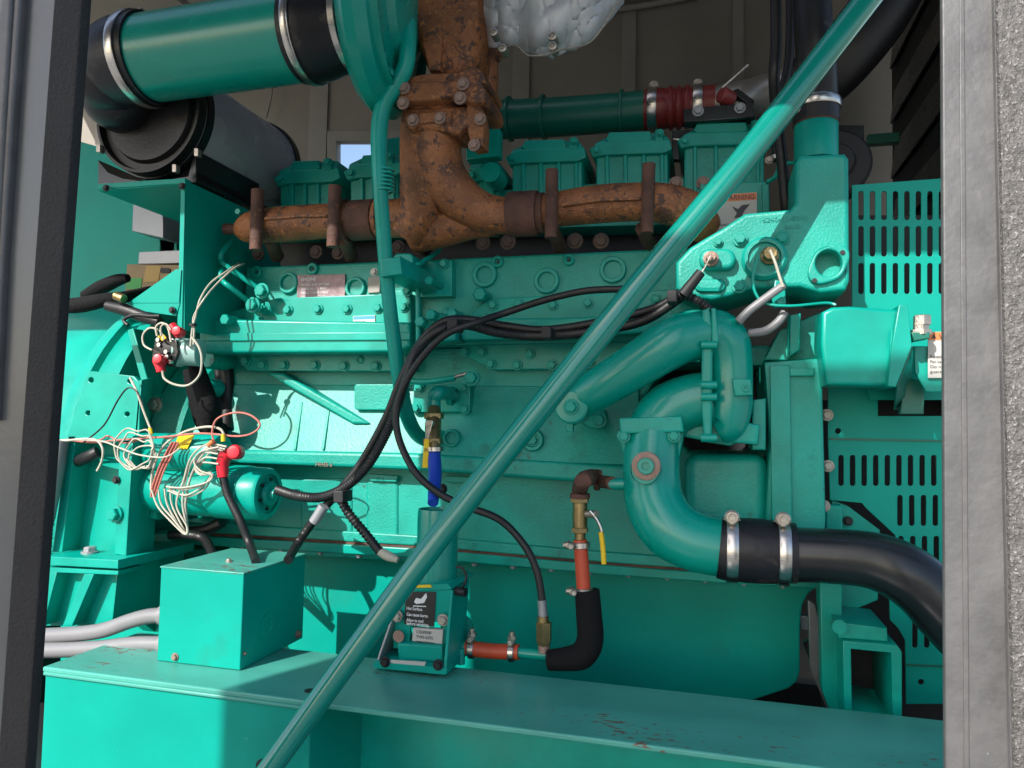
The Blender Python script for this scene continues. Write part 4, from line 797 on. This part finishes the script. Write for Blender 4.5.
# valve + blue hose on top
V = thing('inlet_valve', 'brass ball valve with yellow lever above the blue hose', 'valve', P(433, 455, 2.05))
tube('valve_body', [(434, 408, 2.12), (434, 414, 2.1), (433, 430, 2.06), (434, 452, 2.02)], [6, 7.5, 8, 7], 'brass', V, seg=12)
clamp('valve_nut', 434, 416, 2.09, (0, 10), 9, 6, 'brass', V, None, 6); clamp('valve_nut', 433, 441, 2.04, (0, 10), 9, 6, 'brass', V, None, 6)
lathe('stem_nut', P(431, 424, 2.03), YF, [(0, .012), (.02, .012)], 'steel', V, 6)
slab('steel_lever', [(427, 420), (433, 421), (428, 440), (425, 440)], 2.0, .004, 'steel', V, bev=.001)
slab('yellow_grip', [(424, 439), (429, 439), (428, 468), (422, 468)], 1.997, .01, 'yellow', V, bev=.002)
text('grip_text', 'IN', 424, 452, 1.9965, 4, 'ink', V, .0004)
bh = thing('blue_hose', 'short bright blue hose running into the heater canister', 'hose', P(434, 500, 2.050))
tube('hose_body', [(434, 452, 2.02), (435, 475, 1.98), (433, 503, 1.9)], [6.5, 6.8, 5.5], 'blue', bh, seg=20)
clamp('hose_clamp', 435, 449, 2.02, (0, 10), 8, 5, 'steel', bh)
bolt(442, 489, 2.030, 4, 'black', bh)
# red hose horizontal
def redhose(label, pts, r, cl, dirp, scr):
    t = thing('silicone_hose', label, 'hose', W(pts)[0]); tube('hose_body', pts, r, 'redsil', t, seg=24)
    for (x, y) in cl: clamp('hose_clamp', x, y, pts[0][2], dirp, r + .8, 6, 'steel', t, scr); w0 = P(x, y, pts[0][2])
    for (x, y) in cl:
        dx, dy = (0, -11 - r * .4) if scr == 90 else (-12, 0)
        tube('clamp_bolt', [(x + dx * .4, y + dy * .4, pts[0][2]), (x + dx * 1.45, y + dy * 1.45)], 3, 'zinc', t, seg=8, sub=1)
        tube('clamp_bolt', [(x + dx * .9, y + dy * .9, pts[0][2]), (x + dx * 1.15, y + dy * 1.15)], 4.5, 'zinc', t, seg=6, sub=1)
    return t
redhose('horizontal red silicone hose with two clamps right of the heater', [(466, 648, 1.980), (492, 651), (519, 652)], 7.5, [(472, 649), (512, 652)], (10, .7), 90)
redhose('vertical red silicone hose with two clamps under the brass valve', [(580, 540, 1.960), (582, 565), (584, 596)], [7, 7, 8][0], [(581, 545), (584, 591)], (.6, 10), 180)
lp_ = thing('lower_coolant_pipe', 'short green pipe with brass fitting at the red hose end', 'pipe', P(530, 655, 1.980))
tube('pipe_body', [(516, 652, 1.980), (535, 654), (560, 656)], 5.5, 'gloss', lp_, seg=16)
tube('brass_fitting', [(544, 646, 1.970), (544, 640), (544, 622)], [6, 8, 8], 'brass', lp_, seg=6, sub=1)
tube('brass_fitting', [(543, 622, 1.970), (543, 616)], 6, 'brass', lp_, seg=12, sub=1)
tube('crimp_ferrule', [(543, 616, 1.970), (542, 600)], 4.6, 'aluminium', lp_, seg=14, sub=1)
tube('brass_fitting', [(544, 645, 1.970), (544, 652)], 6, 'boltrust', lp_, seg=12, sub=1)
hose('black foam sleeved elbow hose rising from base to the red hose', [(548, 660, 1.960), (565, 659), (582, 655), (590, 640), (589, 615), (587, 590)], [10, 11.5, 13.5, 13.5, 13, 12.5], 'foam', name='insulated_hose', seg=24)
V2 = thing('drain_valve', 'brass ball valve with long yellow handle below the rusty elbow', 'valve', P(580, 540, 1.9))
tube('valve_body', [(580, 541, 1.970), (580, 530)], 5.5, 'brass', V2, seg=8, sub=1); tube('valve_body', [(580, 532, 1.970), (580, 524), (580, 508), (580, 498)], [6.5, 7.5, 7.5, 7], 'brass', V2, seg=12, sub=2)
clamp('valve_nut', 580, 530, 1.970, (0, 10), 7.5, 5, 'brass', V2, None, 6); clamp('valve_nut', 580, 500, 1.970, (0, 10), 8.5, 5, 'brass', V2, None, 6)
tube('stem', [(584, 514, 1.970), (597, 514, 1.940)], [4, 3.5], 'zinc', V2, seg=8, sub=1)
tube('steel_lever', [(590, 511, 1.940), (596, 518), (601, 528), (602, 534)], 2, 'steel', V2, seg=8); tube('yellow_handle', [(601, 532, 1.940), (603, 548), (604, 564)], 2.6, 'yellow', V2, seg=10)
re_ = thing('rusty_elbow', 'rusty brown iron elbow joining the valve to the big coolant pipe', 'pipe elbow', P(580, 498, 1.9))
tube('elbow_body', [(580, 498, 1.970), (580, 488, 1.980), (584, 480, 1.9), (592, 477, 2.030), (600, 478, 2.050)], [7.5, 8, 8.5, 8, 8], 'darkrust', re_, seg=20); clamp('elbow_band', 597, 480, 2.045, (10, 0), 9.5, 5, 'darkrust', re_)
clamp('elbow_band', 580, 496, 1.970, (0, 10), 9, 5, 'darkrust', re_); tube('pipe_nipple', [(598, 481, 2.050), (612, 483, 1.97)], 6.5, 'darkrust', re_, seg=16)
# ================================================================== radiator hose lower
LH = thing('radiator_hose', 'large black lower radiator hose bending down behind the right post', 'hose', P(860, 570, 1.93))
tube('hose_pipe', [(785, 554, 1.95), (830, 556, 1.94), (870, 560, 1.93), (900, 571, 1.92), (925, 589, 1.92), (950, 614, 1.92), (985, 652), (1020, 700)], [27, 27, 28, 30, 31, 33, 33, 33], 'plastic', LH, seg=40)
tube('rubber_coupling', [(719, 548, 1.95), (728, 549), (760, 551), (796, 553)], [29.5, 31, 32, 29.5], 'rubber', LH, seg=40, sub=3)
clamp('hose_clamp', 732, 549, 1.95, (30, 2), 32, 11, 'steel', LH, None, 48); clamp('hose_clamp', 783, 552, 1.95, (30, 2), 32, 11, 'steel', LH, None, 48)
for (x, y) in ((732, 517), (783, 519)):
    lathe('clamp_bolt', P(x, y, 1.90), YF, [(-.04, .009), (.0, .009), (.0, .018), (.006, .018), (.01, .014), (.01, .009), (.018, .008)], 'zinc', LH, 16)
    slab('clamp_bolt', [(x - 9, y + 3), (x - 6, y), (x + 6, y), (x + 9, y + 4)], 1.91, .03, 'zinc', LH, bev=.002)
# upper hose vertical
UH = thing('upper_radiator_hose', 'large black vertical hose clamped on the bright green outlet neck', 'hose', P(816, 125, 2.17))
tube('hose_pipe', [(812, -260, 2.13), (812, -120), (812, 0), (816, 60), (816, 95, 2.17), (816, 122)], [17, 17, 18, 19, 20.5, 21], 'rubber', UH, seg=36)
tube('hose_end', [(816, 108, 2.17), (816, 124)], [22, 22], 'hose', UH, seg=36, sub=1); tube('hose_lining', [(816, 122, 2.17), (816, 125.5)], [21.5, 21.5], 'darkrust', UH, seg=36, sub=1)
clamp('hose_clamp', 816, 106, 2.17, (0, 10), 22.6, 9, 'steel', UH, None, 40)
bolt(795, 108, 2.1, 4, 'zinc', UH)
hose('slim black hose running down between covers and green neck', [(775, -40, 2.2), (776, 40), (774, 75), (776, 110, 2.25), (782, 160), (786, 205), (788, 230, 2.3)], 5.5, name='vent_hose')
hose('second slim black hose beside the brace behind the neck', [(790, -40, 2.4), (789, 60), (774, 120), (778, 160)], 4.5, name='vent_hose')
tv = thing('vent_pipe', 'thin green vent pipe with small clamp left of the neck', 'pipe', P(775, 160, 2.3)); tube('pipe_body', [(777, 150, 2.3), (779, 166), (775, 177), (767, 182)], 2.4, 'green', tv); tube('hose_end', [(777, 130, 2.3), (777, 156)], 5, 'hose', tv); clamp('hose_clamp', 777, 158, 2.3, (0, 10), 5.5, 5, 'steel', tv); bolt(769, 160, 2.28, 3, 'zinc', tv)
tube('lug_pin', [(787, 163, 2.2), (797, 163)], 2.2, 'green', tv, seg=8)
# red charge hose + reducer + black bracket
RH = thing('charge_hose', 'dark red ribbed charge air hose with two steel clamps', 'hose', P(690, 125, 2.72))
tube('hose_body', [(645, 110, 2.72), (662, 109), (667, 108.6), (671, 108.3), (675, 108), (679, 107.8), (683, 107.5), (687, 107.2), (692, 107), (715, 105.5)], [20, 20, 19, 21.5, 18.5, 21.5, 18.5, 21.5, 19, 20], 'darkred', RH, seg=36, sub=4)
clamp('hose_clamp', 653, 109.7, 2.72, (20, -1.5), 21, 9, 'steel', RH, None, 36); clamp('hose_clamp', 698, 106.6, 2.72, (20, -1.5), 21, 9, 'steel', RH, None, 36)
for x, y in ((654, 86), (698, 84)): lathe('clamp_bolt', P(x, y, 2.7), YF, [(-.04, .008), (0, .008), (0, .017), (.008, .017), (.01, .01), (.016, .01)], 'zinc', RH, 12)
RD = thing('charge_reducer', 'grey aluminium reducer pipe right of the red hose', 'pipe', P(780, 120, 2.7)); tube('reducer_body', [(712, 105.7, 2.72), (745, 101), (775, 96, 2.66), (800, 90)], [19, 20, 24, 28], 'greyshell', RD, seg=32); tube('reducer_hose', [(795, 92, 2.66), (812, 84, 2.64), (840, 60, 2.6), (880, 10), (910, -50)], [30, 31, 31, 31, 31], 'hose', RD, seg=32)
HB = thing('hose_bracket', 'black angle bracket with a red cap and steel rod beside the reducer', 'bracket', P(720, 122, 2.45))
slab('angle_plate', [(683, 109), (752, 102), (754, 117), (684, 122)], 2.42, .06, 'plastic', HB, bev=.002); bolts([(698, 111), (740, 108)], 2.415, 4.2, 'aluminium', HB)
slab('angle_arm', [(733, 90), (738, 88), (754, 100), (750, 106), (738, 96), (722, 106), (720, 103)], 2.43, .04, 'plastic', HB, bev=.002)
lathe('red_cap', P(724, 96, 2.42), (-.7, -.6, .2), [(-.03, .026), (.01, .026), (.016, .02)], 'darkred', HB, 20)
tube('steel_rod', [(722, 88, 2.4), (748, 65)], [1.3, 1.3], 'steel', HB, seg=8, sub=1)
slab('lower_tray', [(672, 130), (720, 128), (720, 160), (672, 160)], 2.6, .03, 'plastic', HB); slab('tray_lip', [(673, 138), (686, 138), (686, 140), (673, 140)], 2.59, .01, 'steel', HB)
# alternator pulley black circle behind neck
fanb = thing('cooling_fan_hub', 'black round fan hub partly hidden behind the green neck', 'fan hub', P(845, 165, 2.6)); lathe('hub', P(836, 163, 2.55), YF, [(-.1, .11), (0, .11), (.01, .1), (.012, .06), (.03, .05)], 'black', fanb, 36); slab('fan_shroud_edge', [(836, 125), (864, 125), (864, 175), (836, 175)], 2.7, .1, 'plastic', fanb)
tr = wbox('cross_tube', P(868, 135, 3.2).x, P(900, 135, 3.2).x, 3.2, 3.24, P(868, 144, 3.2).z, P(868, 134, 3.2).z, 'deep'); meta(tr, 'short dark green cross tube behind the slotted guard', 'tube')
# turbine blanket
bm = bmesh.new()
nx, ny = 110, 60
TL = []
for i in range(nx + 1):
    u = i / nx; row = []
    for j in range(ny + 1):
        v = j / ny; x = 470 + u * 150
        yb2 = 45 + 4 * math.sin(u * 9) if u < .2 else (35 + 24 * math.sin(min(1, (u - .15) / .5) * 1.57)) if u < .55 else 58 - 58 * ((u - .55) / .45) ** 1.6
        yb2 = yb2 * .93 - 2 + 2.2 * abs(math.sin(u * 30)) + 2 * noise.noise(Vector((u * 22, 0, 3))); y = -70 + (yb2 + 70) * v
        bulge = math.sin(math.pi * min(1, max(0, u * .92 + .04))) ** .5 * (1 - max(0, v - .55) ** 2 * 2.6)
        fold = .012 * math.sin(u * 24 + 2 * v) * v + .016 * math.exp(-((u - .12) * 22) ** 2) * -1 + .02 * -math.exp(-((u - .30) * 18 - v) ** 2) - .018 * math.exp(-((u - .62) * 16 + v * 1.5) ** 2) * v + .006 * math.sin(v * 17 + u * 13) - .02 * max(0, v - .9) * 10 * (.5 + .5 * math.sin(u * 60)) * .4
        nz = noise.noise(Vector((u * 7 + v * 2, v * 3, 1))); nz2 = noise.noise(Vector((u * 16 + nz * 2, v * 7 - u * 5, 5))); fold += -.005 * max(0, 1 - abs(nz) * 4) ** 2 - .003 * max(0, 1 - abs(nz2) * 4) ** 2 * v + .0008 * noise.noise(Vector((u * 40, v * 25, 2)))
        row.append(bm.verts.new(P(x, y, 2.12 - .16 * bulge - fold)))
    TL.append(row)
for i in range(nx):
    for j in range(ny): bm.faces.new((TL[i][j], TL[i + 1][j], TL[i + 1][j + 1], TL[i][j + 1]))
BK = thing('turbine_blanket', 'quilted silver heat blanket wrapped round the turbine outlet', 'heat blanket', P(540, 55, 2.15))
o = bmfin('blanket_cloth', bm, 'silver', BK, 0, 180); so = o.modifiers.new('thick', 'SOLIDIFY'); so.thickness = .02; so.offset = -1
for (x, y) in ((494, 33), (553, 37), (503, 49), (553, 47)): lathe('grommet', P(x, y, 1.955), YF, [(-.03, .012), (.008, .012), (.01, .008), (.004, .006)], 'zinc', BK, 14)
tube('lacing_wire', [(500, 49, 1.96), (515, 45), (528, 55), (545, 55), (560, 50), (590, 42), (612, 12), (622, -6)], 1, 'zinc', BK, seg=6)
tube('outlet_pipe', [(478, 10, 2.16), (486, 50), (500, 56)], [12, 12, 6], 'rust', BK)
# ================================================================== guards on the right
def slots(x0, n, pitch, y0, y1, w=5.4): return [rrect(x0 + k * pitch - w / 2, y0, x0 + k * pitch + w / 2, y1, w / 2 - .2, 4) for k in range(n)]
UG = slab('slotted_fan_guard', [(852, 185), (1000, 174), (1000, 400), (870, 400), (852, 305)], 2.2, .006, 'sheet', None, bev=.001,
          holes=slots(861, 9, 11.5, 191, 220) + slots(861, 9, 11.5, 226, 256.5) + slots(861, 9, 11.5, 263, 294))
meta(UG, 'upper green sheet guard with three rows of vertical slots', 'guard')
FM = thing('fan_mount', 'bright green welded mounting bracket with a steel bolt on top', 'mount bracket', P(870, 390, 2.0))
bmm = slab('curved_plate', [(822, 312), (832, 307), (850, 306), (905, 310), (912, 330), (894, 386), (826, 385), (821, 345)], 2.0, .14, 'green', FM, bev=.01, res=3)
slab('end_plate', [(899, 305), (908, 304), (912, 346), (896, 387), (888, 386), (892, 345)], 1.97, .2, 'green', FM, bev=.002)
tube('weld', [(892, 330, 1.985), (891, 350), (890, 372)], 1.6, 'green', FM, seg=8)
prism('end_web', [P(911, 346, 1.98), P(896, 387, 1.98), P(893, 410, 2.15), P(912, 408, 2.3), P(915, 350, 2.3)], (.004, 0, 0), 'deep', FM)
lathe('nut', P(921, 335, 2.0), (0, 0, 1), [(0, .024), (.012, .024), (.013, .018), (.028, .018)], 'zinc', FM, 6); lathe('nut', P(922, 325, 2.0), (0, 0, 1), [(0, .02), (.022, .02), (.024, .017)], 'zinc', FM, 6)
slab('bolt_pad', [(911, 332), (930, 332), (930, 338), (914, 341)], 1.98, .05, 'deep', FM)
slab('rear_plate', [(914, 346), (950, 346), (950, 392), (926, 392), (915, 372)], 2.05, .01, 'green', FM)
slab('rear_plate', [(905, 378), (925, 380), (924, 414), (900, 414)], 2.12, .03, 'deep', FM)
wl2 = slab('warning_label', [(928, 332), (975, 331), (975, 378), (928, 378)], 2.04, .003, 'paper', FM, bev=.0003)
slab('label_band', [(928.5, 332.4), (974, 331.4), (974, 340), (928.5, 340)], 2.039, .0008, 'orange', wl2, bev=.0001)
slab('alert_sign', [(931.5, 338.5), (934, 333.5), (936.5, 338.5)], 2.0385, .0008, 'ink', wl2, bev=.0001)
text('label_text', 'WARNING', 939, 338.8, 2.0385, 4.8, 'ink', wl2, .0004, bold=.01, width=30)
for k in range(4): text('label_text', ('Rotating parts can', 'Fan can cause cuts.', 'Do not operate', 'guards in place.')[k], 930, 358 + 5 * k, 2.0385, 3, 'ink', wl2, .0003, width=30)
LG = slab('slotted_belt_guard', [(828, 388), (878, 388), (878, 416), (1000, 416), (1000, 565), (930, 565), (902, 560), (895, 535), (866, 508), (862, 503), (830, 500), (828, 440)], 2.24, .006, 'sheet', None, bev=.001,
          holes=slots(841, 10, 11.6, 455, 486) + slots(900, 4, 11.8, 495, 526) + slots(901, 4, 11.8, 536, 566 - 3) + [circ(838, 431, 3, 12)])
meta(LG, 'lower green guard panel with slots above the black radiator hose', 'guard')
gs = slab('guard_seam', [(829, 438), (1000, 441), (1000, 443), (829, 440)], 2.236, .003, 'deep', LG, bev=.0005)
slab('backing', [(820, 400), (1050, 400), (1050, 760), (820, 760)], 2.9, .02, 'black', None); meta(bpy.data.objects['backing'], 'black radiator core behind the slotted guards', 'radiator'); bpy.data.objects['backing'].name = 'radiator_core'
slab('radiator_core', [(856, 215), (1050, 215), (1050, 400), (856, 400)], 2.7, .02, 'black', None); meta(bpy.data.objects['radiator_core.001'], 'black upper radiator core behind the three slot rows', 'radiator')
LG2 = slab('slotted_foot_guard', [(888, 560), (1000, 590), (1000, 704), (906, 704), (905, 640), (898, 628), (890, 620)], 2.26, .006, 'sheet', None, bev=.001, holes=slots(915, 3, 11.8, 612, 648) + [circ(921, 682, 3, 12)])
meta(LG2, 'bottom green guard panel with few slots beside the foot bracket', 'guard'); slab('guard_seam', [(906, 664), (1000, 668), (1000, 670), (906, 666)], 2.256, .003, 'deep', LG2, bev=.0005)
# foot bracket (front engine mount)
FB = thing('engine_foot', 'green welded engine foot with open rectangular box end', 'engine foot', P(870, 715, 2.05))
slab('column', [(832, 500), (848, 506), (880, 530), (878, 600), (842, 615), (834, 600)], 2.26, .06, 'green', FB)
slab('column', [(820, 580), (842, 582), (842, 720), (833, 720), (822, 690)], 2.14, .08, 'green', FB)
box('column', 826, 505, 843, 600, 2.20, .05, 'green', FB)
bolt(848, 521, 2.25, 3.5, 'black', FB)
slab('foot_top', [(836, 622), (887, 628), (888, 642), (838, 638)], 2.06, .2, 'green', FB, bev=.003)
lathe('foot_pin', P(839, 626, 2.05), YF, [(-.02, .018), (.01, .018)], 'green', FB, 16)
slab('box_end', [(843, 641), (897, 645), (902, 652), (902, 722), (844, 716)], 2.04, .24, 'green', FB, holes=[[(851, 649), (891, 653), (893, 722), (852, 712)]], bev=.002)
slab('box_back', [(846, 645), (898, 648), (898, 716), (846, 712)], 2.27, .01, 'black', FB)  # black in place of the shade inside the open box
lathe('dirt_floor', P(870, 713, 2.15), (0, 0, 1), [(-.02, .02), (0, .07), (.006, .05), (.01, .01)], mat('pale_dirt', (.4, .32, .22), .9, var=.2), FB, 20)
dp_ = slab('dark_gusset_plate', [(808, 600), (815, 604), (838, 690), (842, 718), (828, 712), (810, 668)], 2.2, .02, 'postpaint'); meta(dp_, 'dark slanting metal plate between oil pan and engine foot', 'plate')
dq = slab('support_strut', [(800, 616), (812, 616), (812, 631), (800, 630)], 2.5, .03, 'aluminium'); meta(dq, 'short pale strut end behind the oil pan edge', 'strut')
tb = tube('support_tube', [(806, 640, 2.28), (836, 720)], [4, 4], 'plastic', None, sub=1); meta(tb, 'black slanting tube behind the dark plate', 'tube')
sill = wbox('added_sill', -3.2, 1.6, .9, 1.5, .3, .38, 'postpaint'); meta(sill, 'dark sill added unseen in front of the rail to cut ground bounce', 'sill')  # added out of view to cut light bounced off the ground
# dark interior floor/back under the engine
ib = wbox('skid_floor', -3.2, 1.6, 2.0, 3.8, .25, .3, 'black'); meta(ib, 'dark skid floor under the engine', 'floor')
iw = wbox('alternator_shroud', -3.4, -2.7, 2.5, 3.6, .3, 1.7, 'black'); meta(iw, 'dark shroud behind the alternator', 'shroud')

# ================================================================== added unseen plant that shades the lower right
SUN = Vector((.45, 1, -.72)).normalized()
def back(px, py, Y, Yt):
    p = P(px, py, Y); return p + SUN * ((Yt - p.y) / SUN.y)
YT = -1.2
a = back(436, 400, 2.25, YT); c = back(672, 395, 2.1, YT); m2 = back(800, 330, 2.05, YT); e = back(1010, 396, 2.1, YT); l = back(262, 720, 1.6, YT)
zA = back(520, 150, 2.2, YT).z; zM = back(740, 312, 1.97, YT).z; zS = back(300, 640, 1.9, YT).z; zB = l.z - .55
nb = thing('sun_blocker', 'pale stepped plant hoarding added unseen behind the camera to shade the engine', 'screen', Vector((0, YT, 0)))
def wslab(name, out, Y, th, holes):
    cu = bpy.data.curves.new(name, 'CURVE'); cu.dimensions = '2D'; cu.fill_mode = 'BOTH'; cu.extrude = th / 2
    for w_ in [out] + holes:
        sp_ = cu.splines.new('POLY'); sp_.points.add(len(w_) - 1); sp_.use_cyclic_u = True
        for k, p in enumerate(w_): sp_.points[k].co = (p[0], p[1], 0, 1)
    ob = bpy.data.objects.new('tmp', cu); COL.objects.link(ob); dg = bpy.context.evaluated_depsgraph_get(); dg.update()
    me = bpy.data.meshes.new_from_object(ob.evaluated_get(dg)); bpy.data.objects.remove(ob); bpy.data.curves.remove(cu)
    me.transform(Matrix(((1, 0, 0, 0), (0, 0, -1, Y - th / 2), (0, 1, 0, 0), (0, 0, 0, 1)))); me.materials.clear()
    return finish(name, me, 'blocker', nb, 0)
gaps = [[(452, 268), (484, 282), (476, 304), (462, 306)], [(462, 388), (470, 392), (452, 414), (446, 408)], [(478, 396), (488, 402), (482, 416), (474, 412)], [(480, 424), (498, 420), (488, 444), (478, 438)], [(460, 440), (474, 442), (480, 458), (462, 466), (454, 458)], [(440, 470), (452, 470), (450, 520), (440, 520)], [(497, 470), (505, 474), (500, 500), (494, 496)], [(744, 350), (764, 342), (758, 372), (750, 372)]]  # openings shaped to drop dapples of sun on the engine
gp = [[(lambda w_: (w_.x, w_.z))(back(x, y, 2.26, YT)) for x, y in g] for g in gaps]
wslab('tall_panel', [(a.x, zB), (c.x, zB), (c.x, zA), (a.x, zA)], YT, .01, gp[:7])  # panels placed unseen behind the camera to cast the engine's shade
wbox('middle_panel', c.x + .001, m2.x, YT - .08, YT, zB, zM, 'blocker', nb, 0)
wbox('low_panel', m2.x + .001, e.x, YT - .08, YT, zB, e.z, 'blocker', nb, 0)
wbox('side_panel', l.x, a.x - .001, YT - .08, YT, zB, zS, 'blocker', nb, 0)
for x in (l.x + .1, c.x, e.x - .1): wbox('post', x - .04, x + .04, YT - .17, YT - .09, 0, zB + .4, 'galv', nb, 0)

# ================================================================== light
W_ = bpy.data.worlds.new('World'); S.world = W_; W_.use_nodes = True
nt = W_.node_tree; bg = nt.nodes['Background']; sk = nt.nodes.new('ShaderNodeTexSky'); sk.sky_type = 'NISHITA'; sk.sun_disc = False
el_ = math.asin(-SUN.z); az = math.atan2(-SUN.x, -SUN.y)
sk.sun_elevation = el_; sk.sun_rotation = az; sk.ozone_density = 1; sk.air_density = 1; sk.dust_density = 1.5
nt.links.new(sk.outputs[0], bg.inputs[0]); bg.inputs[1].default_value = .15
sl = bpy.data.lights.new('sun', 'SUN'); sl.energy = 4.0; sl.angle = math.radians(.5); sl.color = (1, .96, .9)
so_ = bpy.data.objects.new('sun', sl); COL.objects.link(so_); so_.rotation_mode = 'QUATERNION'; so_.rotation_quaternion = Vector((0, 0, -1)).rotation_difference(SUN)
S.view_settings.view_transform = 'Standard'; S.view_settings.look = 'None'; S.view_settings.gamma = 1; S.view_settings.exposure = .78
S.cycles.max_bounces = 8
